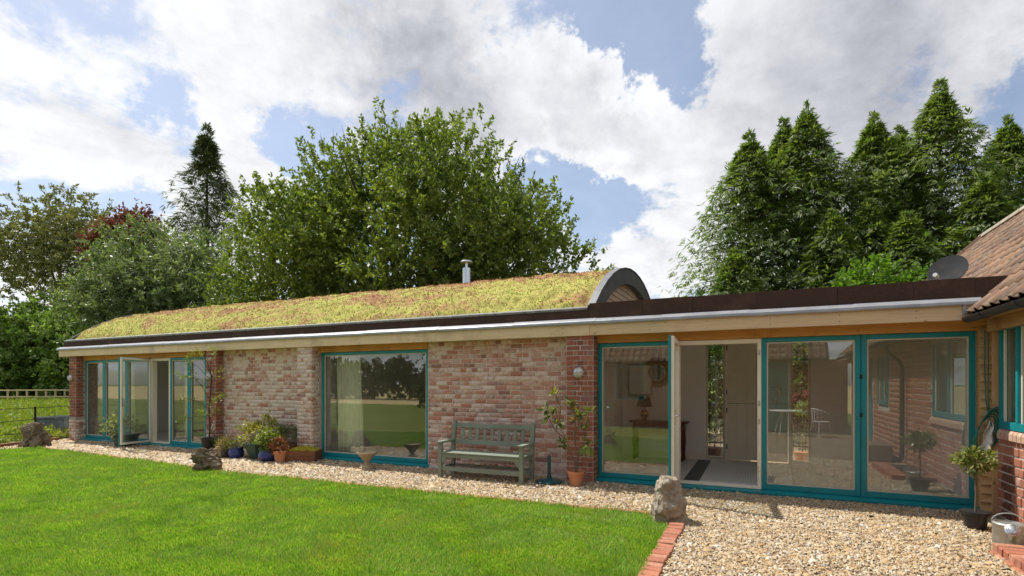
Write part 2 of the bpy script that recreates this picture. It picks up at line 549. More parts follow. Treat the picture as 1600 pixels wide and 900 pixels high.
class G:
    """collects shapes; build() makes ONE mesh object"""
    def __init__(self):
        self.v = []
        self.f = []

    def add(self, vs, fs):
        b = len(self.v)
        self.v.extend([tuple(p) for p in vs])
        self.f.extend([tuple(b + i for i in f) for f in fs])
        return self

    def box(self, x0, x1, y0, y1, z0, z1, mtx=None):
        vs = [Vector(p) for p in ((x0, y0, z0), (x1, y0, z0), (x1, y1, z0), (x0, y1, z0), (x0, y0, z1), (x1, y0, z1), (x1, y1, z1), (x0, y1, z1))]
        if mtx is not None:
            vs = [mtx @ p for p in vs]
        return self.add(vs, [(0, 3, 2, 1), (4, 5, 6, 7), (0, 1, 5, 4), (1, 2, 6, 5), (2, 3, 7, 6), (3, 0, 4, 7)])

    def bar(self, a, b, w, h, up=(0, 0, 1)):
        """rectangular bar from a to b, w across, h along up"""
        a, b = Vector(a), Vector(b)
        d = (b - a).normalized()
        u = Vector(up)
        s = d.cross(u)
        if s.length < 1e-4:
            s = d.cross(Vector((0, 1, 0)))
        s.normalize()
        u = s.cross(d)
        s *= w / 2
        u *= h / 2
        vs = [a - s - u, a + s - u, a + s + u, a - s + u, b - s - u, b + s - u, b + s + u, b - s + u]
        return self.add(vs, [(0, 3, 2, 1), (4, 5, 6, 7), (0, 1, 5, 4), (1, 2, 6, 5), (2, 3, 7, 6), (3, 0, 4, 7)][:6])

    def tube(self, pts, rad, n=8, caps=True):
        pts = [Vector(p) for p in pts]
        if not hasattr(rad, '__len__'):
            rad = [rad] * len(pts)
        rings = []
        prev = None
        for i, p in enumerate(pts):
            d = (pts[min(i + 1, len(pts) - 1)] - pts[max(i - 1, 0)])
            d = d.normalized() if d.length > 1e-9 else Vector((0, 0, 1))
            if prev is None:
                a = Vector((0, 0, 1)) if abs(d.z) < 0.9 else Vector((1, 0, 0))
                s = d.cross(a).normalized()
            else:
                s = prev - d * prev.dot(d)
                s = s.normalized() if s.length > 1e-6 else d.orthogonal().normalized()
            prev = s
            t = d.cross(s)
            rings.append([p + (s * math.cos(2 * math.pi * k / n) + t * math.sin(2 * math.pi * k / n)) * rad[i] for k in range(n)])
        vs = [q for r in rings for q in r]
        fs = []
        for i in range(len(rings) - 1):
            for k in range(n):
                k2 = (k + 1) % n
                fs.append((i * n + k, i * n + k2, (i + 1) * n + k2, (i + 1) * n + k))
        if caps:
            fs.append(tuple(reversed(range(n))))
            fs.append(tuple((len(rings) - 1) * n + k for k in range(n)))
        return self.add(vs, fs)

    def lathe(self, prof, n=24, c=(0, 0, 0), sx=1.0, sy=1.0, rot=0.0, caps=True):
        vs = []
        for r, z in prof:
            for k in range(n):
                a = 2 * math.pi * k / n + rot
                vs.append((c[0] + r * math.cos(a) * sx, c[1] + r * math.sin(a) * sy, c[2] + z))
        fs = []
        for i in range(len(prof) - 1):
            for k in range(n):
                k2 = (k + 1) % n
                fs.append((i * n + k, i * n + k2, (i + 1) * n + k2, (i + 1) * n + k))
        if caps:
            fs.append(tuple(reversed(range(n))))
            fs.append(tuple((len(prof) - 1) * n + k for k in range(n)))
        return self.add(vs, fs)

    def prism(self, poly, axis, a, b):
        """extrude a 2D polygon along an axis from a to b"""
        n = len(poly)

        def mk(p, t):
            return {'X': (t, p[0], p[1]), 'Y': (p[0], t, p[1]), 'Z': (p[0], p[1], t)}[axis]
        vs = [mk(p, a) for p in poly] + [mk(p, b) for p in poly]
        fs = [tuple(range(n)), tuple(reversed(range(n, 2 * n)))]
        for i in range(n):
            j = (i + 1) % n
            fs.append((i, i + n, j + n, j))
        return self.add(vs, fs)

    def mesh(self, name, mat, smooth=False):
        me = bpy.data.meshes.new(name)
        me.from_pydata(self.v, [], self.f)
        bm = bmesh.new()
        bm.from_mesh(me)
        bmesh.ops.recalc_face_normals(bm, faces=bm.faces)
        bm.to_mesh(me)
        bm.free()
        me.materials.append(mat)
        if smooth:
            me.polygons.foreach_set('use_smooth', [True] * len(me.polygons))
        me.update()
        return me

    def build(self, name, mat, parent=None, smooth=False, bevel=0.0, auto=None):
        me = self.mesh(name, mat, smooth)
        if smooth:
            try:
                me.set_sharp_from_angle(angle=R(auto or 40))
            except Exception:
                pass
        o = bpy.data.objects.new(name, me)
        link(o, parent)
        if bevel:
            md = o.modifiers.new('bevel', 'BEVEL')
            md.width = bevel
            md.segments = 2
            md.limit_method = 'ANGLE'
        return o


def local(parent, o):
    """keep world placement when parented to a moved Empty"""
    o.matrix_parent_inverse = parent.matrix_basis.inverted()
    return o


def unit(a):
    return a / np.maximum(1e-9, np.linalg.norm(a, axis=-1, keepdims=True))


def rvec(n):
    return unit(rng.normal(size=(n, 3)))


def leaf_arrays(P, D, N, L, W, fold=0.18):
    """one four-cornered leaf per row"""
    D = unit(D)
    S = unit(np.cross(D, N))
    U = np.cross(S, D)
    L = np.asarray(L).reshape(-1, 1) * np.ones((len(P), 1))
    W = np.asarray(W).reshape(-1, 1) * np.ones((len(P), 1))
    a = P
    m = P + D * L * 0.48 + U * W * fold
    b = m + S * W * 0.5
    c = P + D * L
    d = m - S * W * 0.5
    V = np.stack([a, b, c, d], axis=1).reshape(-1, 3)
    F = np.arange(len(P) * 4).reshape(-1, 4)
    return V, F


# ------------------------------------------------------------------ ground
def sheet(name, poly, z, mat):
    g = G()
    g.add([(x, y, z) for x, y in poly], [tuple(range(len(poly)))])
    o = g.build(name, mat)
    o['kind'] = 'structure'
    return o


def groundmat(name, cols, scale, bump=0.3, bscale=60):
    m, t, b = new_mat(name)
    geo = t.n('ShaderNodeNewGeometry')
    p = geo.outputs['Position']
    f = t.math('ADD', t.math('MULTIPLY', t.noise(p, scale, 8, 0.65), 0.6), t.math('MULTIPLY', t.noise(p, scale * 18, 6, 0.7), 0.4))
    n = len(cols)
    c = t.ramp(t.mapr(f, 0.32, 0.68), [(i / (n - 1), x) for i, x in enumerate(cols)])
    t.link(c, b.inputs['Base Color'])
    b.inputs['Roughness'].default_value = 0.95
    b.inputs['Specular IOR Level'].default_value = 0.1
    t.link(t.bump(t.noise(p, bscale, 6, 0.7), bump, 0.02), b.inputs['Normal'])
    return m


M['meadow'] = groundmat('meadow_ground', [(0.09, 0.12, 0.025), (0.16, 0.20, 0.035), (0.22, 0.23, 0.06)], 0.35)
M['gravel_bed'] = groundmat('gravel_bed', [(0.13, 0.09, 0.05), (0.24, 0.17, 0.10), (0.34, 0.27, 0.18), (0.17, 0.12, 0.07)], 2.2, 0.9, 90)
M['lawn_soil'] = groundmat('lawn_thatch', [(0.10, 0.14, 0.02), (0.17, 0.20, 0.035), (0.26, 0.24, 0.08)], 1.2)
M['stubble'] = groundmat('stubble_field', [(0.50, 0.37, 0.16), (0.58, 0.45, 0.22), (0.44, 0.34, 0.15)], 0.05)

sheet('ground', [(-1500, -1500), (1500, -1500), (1500, 1500), (-1500, 1500)], -0.06, M['meadow'])
sheet('stubble_field', [(-400, -400), (300, -400), (300, -24), (-400, -24)], -0.045, M['stubble'])
GRAVEL = [(-17.4, 0.3), (-17.0, -0.6), (-15.9, -2.9), (-14.6, -5.8), (-7, -10.2), (2.6, -10.2), (2.6, 0.2), (7, 12), (-3, 12), (-3, 6.3), (-17.4, 6.3)]
sheet('gravel_yard', GRAVEL, -0.012, M['gravel_bed'])
EDGE = [(-15.55, -2.05), (-15.12, -1.50), (-13.3, -1.56), (-11.5, -1.66), (-9.5, -1.80), (-8.3, -1.90), (-6.9, -1.86), (-5.4, -1.86), (-2.86, -1.83), (-1.05, -1.79)]
LAWN = EDGE + [(-0.93, -2.05), (-0.84, -2.25), (-0.80, -4.2), (-0.80, -6.2), (-0.9, -9.7), (-7, -9.9), (-13.6, -6.3), (-15.2, -3.0)]
sheet('lawn', LAWN, 0.004, M['lawn_soil'])


def in_poly(x, y, poly):
    ins = np.zeros(len(x), dtype=bool)
    n = len(poly)
    j = n - 1
    for i in range(n):
        xi, yi = poly[i]
        xj, yj = poly[j]
        c = ((yi > y) != (yj > y)) & (x < (xj - xi) * (y - yi) / (yj - yi + 1e-12) + xi)
        ins ^= c
        j = i
    return ins


CS, SN = math.cos(R(25)), math.sin(R(25))


def view_depth(x, y):
    """metres in front of the camera, and sideways, used for level of detail only"""
    dx, dy = x, y + 7.89
    return -dx * SN + dy * CS, dx * CS + dy * SN


def smooth_noise(x, y, s, seed=0):
    """cheap value noise on arrays"""
    x = x * s + seed * 17.3
    y = y * s + seed * 5.1
    xi, yi = np.floor(x), np.floor(y)
    fx, fy = x - xi, y - yi
    fx, fy = fx * fx * (3 - 2 * fx), fy * fy * (3 - 2 * fy)

    def h(a, b):
        v = np.sin(a * 127.1 + b * 311.7 + seed) * 43758.5453
        return v - np.floor(v)
    return (h(xi, yi) * (1 - fx) + h(xi + 1, yi) * fx) * (1 - fy) + (h(xi, yi + 1) * (1 - fx) + h(xi + 1, yi + 1) * fx) * fy


# mown grass
def grass():
    n = 1250000
    x = rng.uniform(-15.6, -0.8, n)
    y = rng.uniform(-7.5, -1.45, n)
    d, r = view_depth(x, y)
    keep = (d > 2.6) & (np.abs(r) < d * 1.08 + 0.6) & in_poly(x, y, LAWN)
    keep &= rng.random(n) < np.clip((4.0 / np.maximum(d, 1)) ** 1.25, 0, 1)
    thin = smooth_noise(x, y, 0.9, 3) * 0.6 + smooth_noise(x, y, 2.6, 4) * 0.4
    keep &= rng.random(n) < np.clip(1.25 - thin * 0.55, 0.4, 1)
    x, y, d = x[keep], y[keep], d[keep]
    n = len(x)
    lush = smooth_noise(x, y, 1.4, 1) * 0.5 + smooth_noise(x, y, 5, 2) * 0.5
    h = (0.022 + 0.026 * lush) * rng.uniform(0.6, 1.35, n)
    # ragged longer fringe along the brick edging
    bx, by = np.array([p[0] for p in EDGE]), np.array([p[1] for p in EDGE])
    rim = np.minimum(np.abs(y - np.interp(x, bx, by)), np.where(y < -2.15, np.abs(x + 0.80), 9))
    h *= np.where(rim < 0.05, rng.uniform(1.0, 2.1, n), 1.0)
    w = 0.0042 * np.maximum(1, d / 5.0) * rng.uniform(0.8, 1.4, n)
    az = rng.uniform(0, 2 * math.pi, n)
    ta = smooth_noise(x, y, 3, 9) * 6.28
    tilt = rng.uniform(0.1, 0.95, n)
    lx = np.cos(az) * tilt * 0.7 + np.cos(ta) * 0.35
    ly = np.sin(az) * tilt * 0.7 + np.sin(ta) * 0.35
    sa = az + rng.uniform(0.8, 2.2, n)
    sx, sy = np.cos(sa) * w, np.sin(sa) * w
    z0 = np.full(n, 0.002)
    V = np.stack([np.stack([x - sx, y - sy, z0], 1), np.stack([x + sx, y + sy, z0], 1), np.stack([x + lx * h, y + ly * h, z0 + h], 1)], 1).reshape(-1, 3)
    F = np.arange(n * 3).reshape(-1, 3)
    m, t, b = new_mat('grass_blades')
    geo = t.n('ShaderNodeNewGeometry')
    p = geo.outputs['Position']
    c = t.ramp(geo.outputs['Random Per Island'], [(0, (0.12, 0.24, 0.026)), (.25, (0.195, 0.365, 0.042)), (.5, (0.265, 0.445, 0.06)), (.78, (0.345, 0.505, 0.085)), (.92, (0.38, 0.43, 0.11)), (1, (0.56, 0.50, 0.26))])
    patch = t.math('ADD', t.math('MULTIPLY', t.noise(p, 0.75, 4, 0.6), 0.6), t.math('MULTIPLY', t.noise(p, 3.0, 4, 0.6), 0.4))
    fine = t.noise(p, 9.0, 5, 0.65)
    c = t.mix(t.math('MULTIPLY', t.mapr(t.math('ADD', t.math('MULTIPLY', patch, 0.6), t.math('MULTIPLY', fine, 0.4)), 0.52, 0.64), 0.7), c, (0.36, 0.38, 0.09))
    c = t.mix(t.math('MULTIPLY', t.mapr(patch, 0.47, 0.36), 0.5), c, (0.12, 0.25, 0.025))
    t.link(c, b.inputs['Base Color'])
    b.inputs['Roughness'].default_value = 0.5
    b.inputs['Specular IOR Level'].default_value = 0.3
    tr = t.n('ShaderNodeBsdfTranslucent')
    t.link(t.mix(1.0, c, (1.3, 1.4, 0.5), 'MULTIPLY'), tr.inputs[0])
    ms = t.n('ShaderNodeMixShader')
    ms.inputs[0].default_value = 0.4
    t.link(b.outputs[0], ms.inputs[1])
    t.link(tr.outputs[0], ms.inputs[2])
    t.link(ms.outputs[0], t.nt.nodes['Material Output'].inputs[0])
    o = fast_obj('lawn_grass', V, F, m)
    o['kind'] = 'stuff'
    tag(o, 'short mown green grass of the lawn with paler dry patches', 'grass')
    print('grass blades', n)


grass()


# flint gravel
def gravel():
    parts = []
    for (x0, x1, y0, y1, dens, s) in ((-1.0, 2.45, -5.4, 0.06, 5400, 0.0088), (-7, -1.0, -1.95, 0.05, 3000, 0.0112), (-17.2, -7, -2.2, 0.05, 1500, 0.017), (-16.4, -15.0, -3.0, -1.3, 1200, 0.017)):
        n = int((x1 - x0) * (y1 - y0) * dens)
        x = rng.uniform(x0, x1, n)
        y = rng.uniform(y0, y1, n)
        d, r = view_depth(x, y)
        k = (d > 2.9) & (np.abs(r) < d * 1.08 + 0.4) & in_poly(x, y, GRAVEL) & ~in_poly(x, y, [(a, b - 0.03) for a, b in LAWN])
        x, y = x[k], y[k]
        parts.append(np.stack([x, y, np.full(len(x), s) * rng.lognormal(-0.04, 0.42, len(x))], 1))
    P = np.concatenate(parts)
    n = len(P)
    # only the upper, visible half of each bedded flint
    oct_v = np.array([(1, 0, -.25), (-1, 0, -.25), (0, 1, -.25), (0, -1, -.25), (0, 0, 1)], float)
    oct_f = np.array([(0, 2, 4), (2, 1, 4), (1, 3, 4), (3, 0, 4)])
    V = oct_v[None] * (1 + rng.uniform(-0.35, 0.35, (n, 5, 3))) + rng.uniform(-0.25, 0.25, (n, 5, 3))
    V *= (P[:, 2] * 1.0)[:, None, None]
    V[:, :, 0] *= rng.uniform(0.7, 1.35, n)[:, None]
    V[:, :, 2] *= rng.uniform(0.45, 0.8, n)[:, None]
    # tumble
    a = rng.uniform(0, 2 * math.pi, n)
    b = rng.normal(0, 0.38, n)
    ca, sa, cb, sb = np.cos(a)[:, None], np.sin(a)[:, None], np.cos(b)[:, None], np.sin(b)[:, None]
    X, Y, Z = V[:, :, 0], V[:, :, 1], V[:, :, 2]
    X, Z = X * cb + Z * sb, -X * sb + Z * cb
    X, Y = X * ca - Y * sa, X * sa + Y * ca
    V = np.stack([X + P[:, 0:1], Y + P[:, 1:2], Z + rng.uniform(-0.009, 0.010, n)[:, None]], 2)
    F = (oct_f[None] + (np.arange(n) * 5)[:, None, None]).reshape(-1, 3)
    m = islandmat('flint_gravel', [(0, (0.56, 0.43, 0.26)), (.14, (0.44, 0.30, 0.14)), (.27, (0.62, 0.53, 0.37)), (.40, (0.36, 0.21, 0.09)), (.52, (0.52, 0.38, 0.21)), (.65, (0.20, 0.13, 0.075)), (.76, (0.50, 0.42, 0.31)), (.85, (0.74, 0.68, 0.56)), (.92, (0.15, 0.12, 0.10)), (1, (0.70, 0.66, 0.60))],
                  0.75, (1.1, 0.45, 0.70, (0.50, 0.35, 0.18), 0.40), 0.3)
    o = fast_obj('gravel', V.reshape(-1, 3), F, m)
    o['kind'] = 'stuff'
    tag(o, 'loose cream and tan flint gravel in front of the glazed building', 'gravel')
    print('pebbles', n)


gravel()


# ------------------------------------------------------------------ bricks
BRICK_MESH = {}


def brick_mesh(L, H, D, seed):
    """worn brick: face polygon with uneven outline and rounded arris; face at y=-0 looking -Y"""
    rr = random.Random(seed)
    j = lambda s=0.0022: rr.uniform(-s, s)
    xs = [(-.5, -.5), (-.17, -.5), (.17, -.5), (.5, -.5), (.5, .5), (.17, .5), (-.17, .5), (-.5, .5)]
    pts = [(x * L + j(), z * H + j()) for x, z in xs]
    ring0 = [(x * 0.955 if abs(x) > L * .3 else x, 0.0 + j(.0012), z * 0.86) for x, z in pts]
    ring1 = [(x, 0.005, z) for x, z in pts]
    ring2 = [(x, D, z) for x, z in pts]
    n = 8
    vs = ring0 + ring1 + ring2
    fs = [tuple(range(n))]
    for a in (0, n):
        for i in range(n):
            k = (i + 1) % n
            fs.append((a + i, a + n + i, a + n + k, a + k))
    return vs, fs


def tri_fan(fs):
    out = []
    for f in fs:
        for i in range(1, len(f) - 1):
            out.append((f[0], f[i], f[i + 1]))
    return out


BRICK_LIST = []      # (world centre, frame u, n, kind, matkey, parent)
KINDS = {}
for kk, (L, H, D) in {'stretcher': (0.213, 0.066, 0.03), 'header': (0.101, 0.066, 0.03), 'closer': (0.046, 0.066, 0.03), 'bat': (0.157, 0.066, 0.03)}.items():
    KINDS[kk] = [brick_mesh(L, H, D, 100 * len(kk) + i) for i in range(5)]
KLEN = {'stretcher': 0.225, 'header': 0.1125, 'closer': 0.058, 'bat': 0.169}
COURSE = 0.0775


def brick_rows(o, u, n, width, z0, z1, matkey, parent, mode='mixed', skip=None, store=None, course=None):
    """lay courses on a plane: o origin (x,y), u along, n outward normal"""
    store = BRICK_LIST if store is None else store
    n0 = len(store)
    CO = course or COURSE
    store_sz = 1.0 if course is None else (course - 0.017) / 0.066
    rows = int((z1 - z0) / CO + 0.35)
    rr = random.Random(int(abs(o[0] * 131 + o[1] * 17)) + rows)
    for i in range(rows):
        z = z0 + (i + 0.5) * CO
        if mode == 'pier':
            pat = ['stretcher'] if i % 2 == 0 else ['header', 'closer', 'header', 'closer']
        elif mode == 'side':
            pat = ['bat'] if i % 2 == 0 else ['header', 'closer']
        elif mode == 'english':
            pat = ['stretcher'] if i % 2 == 0 else ['header']
        else:
            pat = ['stretcher'] if i % 3 != 1 else (['header'] if rr.random() < .75 else ['header', 'stretcher'])
        x = 0.0
        if mode in ('mixed', 'english') and i % 2:
            x += 0.058
            seq = ['closer'] if mode == 'english' else ['closer']
            if x <= width:
                _put(store, o, u, n, 0.029, z, 'closer', matkey, parent, rr, skip)
        elif mode == 'mixed':
            off = rr.choice((0.0, 0.1125, 0.169))
            if off:
                _put(store, o, u, n, off / 2, z, {0.1125: 'header', 0.169: 'bat'}[off], matkey, parent, rr, skip)
            x += off
        k = 0
        while x < width - 0.03:
            kd = pat[k % len(pat)]
            k += 1
            L = KLEN[kd]
            if x + L > width + 0.012:
                rem = width - x
                kd = min(KLEN, key=lambda q: abs(KLEN[q] - rem))
                L = rem
                _put(store, o, u, n, x + L / 2, z, kd, matkey, parent, rr, skip, (rem - .010) / (KLEN[kd] - .010))
                break
            _put(store, o, u, n, x + L / 2, z, kd, matkey, parent, rr, skip)
            x += L
    if store_sz != 1.0:
        for k in range(n0, len(store)):
            store[k] = store[k] + (store_sz,)


def _put(store, o, u, n, s, z, kd, matkey, parent, rr, skip, su=1.0):
    if skip and skip(s, z):
        return
    pr = 0.009 + rr.uniform(-0.004, 0.004)
    c = (o[0] + u[0] * s + n[0] * pr, o[1] + u[1] * s + n[1] * pr, z + rr.uniform(-.0015, .0015))
    store.append((c, u, n, kd, rr.randrange(5), matkey, parent, rr.uniform(0.97, 1.015), su))


def lay_bricks(store, limit, score):
    """largest-looking ones as objects, the others joined per parent and material"""
    store.sort(key=score)
    rest = {}
    for i, (c, u, n, kd, var, mk, parent, s, su, *sz) in enumerate(store):
        sz = sz[0] if sz else 1.0
        if i < limit:
            key = (kd, var, mk)
            if key not in BRICK_MESH:
                vs, fs = KINDS[kd][var]
                BRICK_MESH[key] = G().add(vs, fs).mesh('brick', M[mk])
            ob = bpy.data.objects.new('brick', BRICK_MESH[key])
            ob.matrix_world = Matrix(((u[0] * s * su, -n[0], 0, c[0]), (u[1] * s * su, -n[1], 0, c[1]), (0, 0, s * sz, c[2]), (0, 0, 0, 1)))
            link(ob, parent)
        else:
            vs, fs = KINDS[kd][var]
            V = np.array(vs)
            W = np.stack([c[0] + V[:, 0] * u[0] * s * su - V[:, 1] * n[0], c[1] + V[:, 0] * u[1] * s * su - V[:, 1] * n[1], c[2] + V[:, 2] * s * sz], 1)
            T = np.array(tri_fan(fs))
            r = rest.setdefault((parent, mk), [[], [], 0])
            r[0].append(W)
            r[1].append(T + r[2])
            r[2] += len(W)
    for (parent, mk), (V, F, k) in rest.items():
        me = fast_mesh('brickwork', np.concatenate(V), np.concatenate(F), M[mk + '_loose'])
        bm = bmesh.new()
        bm.from_mesh(me)
        bmesh.ops.recalc_face_normals(bm, faces=bm.faces)
        bm.to_mesh(me)
        bm.free()
        ob = link(bpy.data.objects.new('brickwork', me), parent)
        ob['kind'] = 'stuff'


def by_distance(b):
    c = b[0]
    return (c[0] ** 2 + (c[1] + 7.89) ** 2) + (1000 if c[1] < -1.6 else 0)


# ------------------------------------------------------------------ the long garden building
HOUSE = thing('garden_building', 'long low brick garden building with teal glazing and an arched sedum roof', 'building', (-7.3, 3, 0), world=True)


def part(g, name, mat, parent=HOUSE, **kw):
    return g.build(name, M[mat] if isinstance(mat, str) else mat, parent, **kw)


# floor, partitions, rear walls, ceilings
part(G().box(-16.9, -2.3, 0.02, 6.0, -0.05, 0.035), 'floor', 'floor_tile')
part(G().box(-2.297, 2.47, 0.02, 3.05, -0.05, 0.032), 'floor', 'floor_tile')
part(G().box(-16.9, -2.3, 5.9, 6.1, 0.035, 2.7), 'rear_wall', 'white_wall')
part(G().box(-17.0, -16.75, 0.3, 5.9, 0.0, 2.7), 'end_wall', 'white_wall')
part(G().box(-11.3, -11.2, 0.3, 5.9, 0.035, 2.42), 'partition_wall', 'white_wall')
part(G().box(-8.22, -8.12, 0.3, 5.9, 0.035, 2.42), 'partition_wall', 'white_wall')
part(G().box(-2.62, -2.5, 0.3, 5.9, 0.035, 2.42), 'partition_wall', 'white_wall')
part(G().box(-16.75, -2.3, 0.15, 5.9, 2.43, 2.5), 'ceiling', 'ceiling')
part(G().box(-2.297, 2.5, 0.15, 3.3, 2.43, 2.5), 'ceiling', 'ceiling')
# entrance hall: rear wall with two slot windows and a stable door
hw = G()
hw.box(-2.5, -0.90, 2.85, 3.0, 0.032, 2.43)
hw.box(-0.56, -0.53, 3.05, 3.15, 0.032, 2.43)
hw.box(0.53, 0.57, 3.05, 3.15, 0.032, 2.43)
hw.box(0.88, 2.46, 3.05, 3.15, 0.032, 2.43)
hw.box(-0.90, 0.88, 3.052, 3.148, 2.34, 2.43)
part(hw, 'hall_rear_wall', 'white_wall')
part(G().box(2.40, 2.50, 0.15, 3.05, 0.032, 2.43), 'hall_side_wall', 'white_wall')
part(G().box(-2.5, -0.905, 2.832, 2.85, 0.034, 0.19), 'skirting', 'white_paint')
for x0, x1 in ((-0.90, -0.56), (0.57, 0.88)):
    f = G()
    f.box(x0, x0 + 0.03, 3.02, 3.12, 0.03, 2.34).box(x1 - 0.03, x1, 3.02, 3.12, 0.03, 2.34)
    f.box(x0 + 0.03, x1 - 0.03, 3.02, 3.12, 0.03, 0.09)
    fo = part(f, 'slot_window', 'beige_frame')
    part(G().box(x0 + 0.03, x1 - 0.03, 3.07, 3.076, 0.09, 2.34), 'pane', 'glass', fo)
dr = G()
for z0, z1 in ((0.05, 1.12), (1.13, 2.33)):
    n = 6
    for i in range(n):
        x0 = -0.525 + i * 1.05 / n
        dr.box(x0 + 0.004, x0 + 1.05 / n - 0.004, 3.04, 3.09, z0, z1)
    dr.box(-0.525, 0.525, 3.055, 3.085, z0 + 0.004, z1 - 0.004)
dro = part(dr, 'stable_door', 'door_cream')
h = G().box(0.36, 0.40, 3.025, 3.04, 1.28, 1.52).bar((0.38, 3.0, 1.42), (0.24, 3.0, 1.42), 0.018, 0.018).tube([(0.38, 3.03, 1.42), (0.38, 2.99, 1.42)], 0.01)
h.box(0.30, 0.335, 3.025, 3.04, 1.13, 1.22)
part(h, 'handle', 'brass', dro)
hg = G()
for z in (0.25, 0.95, 1.3, 2.15):
    part(G().box(-0.53, -0.515, 3.02, 3.04, z, z + 0.09), 'hinge', 'iron', dro)

# mortar backing of each wall and pier; the bricks are laid on afterwards
wall_mid = part(G().box(-10.86, -8.37, 0.055, 0.30, -0.04, 2.30), 'wall', 'mortar_pale')
wall_right = part(G().box(-5.376, -2.67, 0.055, 0.30, -0.04, 2.30), 'wall', 'mortar_pale')
part(G().box(-11.49, -11.14, 0.12, 0.3, -0.04, 2.3), 'wall', 'mortar_dark')
PIERS = []
for x0, x1, mk, mo in ((-16.72, -16.42, 'brick_dark', 'mortar_dark'), (-11.15, -10.85, 'brick_part', 'mortar_dark'), (-8.38, -8.0, 'brick_pale', 'mortar_pale'), (-2.68, -2.25, 'brick_dark', 'mortar_white')):
    p = part(G().box(x0, x1, -0.145, 0.30, -0.04, 2.27), 'pier', mo)
    PIERS.append((x0, x1, mk, p))
brick_rows((-10.85, 0.055), (1, 0), (0, -1), 2.47, 0, 2.28, 'brick_pale', wall_mid)
brick_rows((-5.37, 0.055), (1, 0), (0, -1), 2.69, 0, 2.28, 'brick_wash', wall_right)
for x0, x1, mk, p in PIERS:
    z = 0.0
    if x0 < -16:
        brick_rows((x0, -0.145), (1, 0), (0, -1), x1 - x0, 0, 0.56, 'brick_pale', p, 'pier')
        brick_rows((x1, -0.145), (0, 1), (1, 0), 0.24, 0, 0.56, 'brick_pale', p, 'side')
        z = 8 * COURSE
    brick_rows((x0, -0.145), (1, 0), (0, -1), x1 - x0, z, 2.26, mk, p, 'pier')
    side = 'brick_dark' if mk == 'brick_part' else mk
    brick_rows((x1, -0.145), (0, 1), (1, 0), 0.21 if x0 > -10.9 and x0 < -5 or x0 > -3 else 0.2, z, 2.26, side, p, 'side')
lay_bricks(BRICK_LIST, 300, by_distance)

# oak fascia in boards, nail heads, soffit, lintels
xs = [-17.15, -14.6, -12.05, -9.9, -7.95, -5.05, -2.30, 2.25]
for i in range(7):
    a, b = xs[i] + 0.002, xs[i + 1] - 0.002
    g = G().box(a, b, -0.19, -0.145, 2.238, 2.425)
    fb = part(g, 'fascia_board', 'fascia' if i < 6 else 'fascia_pale', bevel=0.003)
    nails = G()
    k = a + 0.12
    while k < b - 0.04:
        for z in (2.285, 2.365):
            nails.tube([(k, -0.1925, z), (k, -0.188, z)], 0.0055, 6)
        k += 0.78 if i == 6 else 1.1
    part(nails, 'nail_head', 'iron', fb)['kind'] = 'stuff'
part(G().box(-17.15, -17.105, -0.145, 6.2, 2.238, 2.42), 'fascia_board', 'fascia')
part(G().box(-17.1, 2.25, -0.144, 0.034, 2.262, 2.29), 'soffit', 'fascia_pale')
for x0, x1 in ((-16.42, -11.48), (-7.99, -5.378), (-2.25, -0.02), (-0.018, 2.46)):
    part(G().box(x0, x1, 0.035, 0.15, 2.132, 2.274), 'lintel', 'lintel', bevel=0.003)
# lead capping in lapped lengths
prof = [(-0.222, 2.404), (-0.227, 2.418), (-0.222, 2.446), (-0.205, 2.460), (-0.12, 2.502), (-0.09, 2.504), (-0.09, 2.484), (-0.19, 2.435), (-0.205, 2.404)]
xs = [-17.2, -14.9, -12.6, -10.3, -8.2, -6.6, -5.0, -3.55, -2.22, -1.22, -0.1, 1.12, 2.32]
for i in range(12):
    o = 0.003 * (i % 2)
    part(G().prism([(y - o, z + o) for y, z in prof], 'X', xs[i] - 0.02, xs[i + 1] + 0.02 * (i % 2) - 0.001), 'lead_capping', 'lead')
# mineral felt upstand in panels
xs = [-17.12, -15.4, -13.7, -12, -10.4, -8.8, -7.3, -5.9, -4.5, -3.25, -2.33]
for i in range(10):
    part(G().box(xs[i], xs[i + 1] - 0.004, -0.088, -0.06, 2.49, 2.655), 'felt_panel', 'felt')
xs = [-2.33, -1.52, -0.82, 0.02, 0.93, 1.72, 2.30, 2.72]
for i in range(7):
    o = 0.003 * (i % 2)
    part(G().box(xs[i] + 0.0015, xs[i + 1] - 0.0015, -0.09 - o, -0.045, 2.49, 2.738 + o), 'felt_panel', 'felt')
part(G().box(-2.3, 2.66, -0.046, -0.01, 2.49, 2.733), 'upstand_core', 'black_plastic')
part(G().box(-2.3, 2.62, -0.01, 3.4, 2.52, 2.60), 'flat_roof', 'roof_deck')
# metal drip trim below the sedum
part(G().prism([(-0.10, 2.640), (-0.10, 2.672), (-0.092, 2.684), (-0.092, 2.640)], 'X', -17.1, -2.36), 'roof_trim', 'trim')
part(G().prism([(-0.092, 2.676), (-0.088, 2.690), (-0.02, 2.704), (-0.02, 2.69)], 'X', -17.1, -2.36), 'roof_trim', 'galv')

# arched roof
VC, VR = (3.0, -0.92), 4.655


def arc(y0, y1, n, r):
    a0 = math.acos((VC[0] - y0) / r)
    a1 = math.acos((VC[0] - y1) / r)
    return [(VC[0] - r * math.cos(a0 + (a1 - a0) * i / n), VC[1] + r * math.sin(a0 + (a1 - a0) * i / n)) for i in range(n + 1)]


shell = G()
po = arc(0.03, 5.97, 40, 4.635)
shell.prism(po + list(reversed(arc(0.12, 5.88, 40, 4.56))), 'X', -17.02, -2.44)
roof_part = part(shell, 'arched_roof', 'roof_deck')


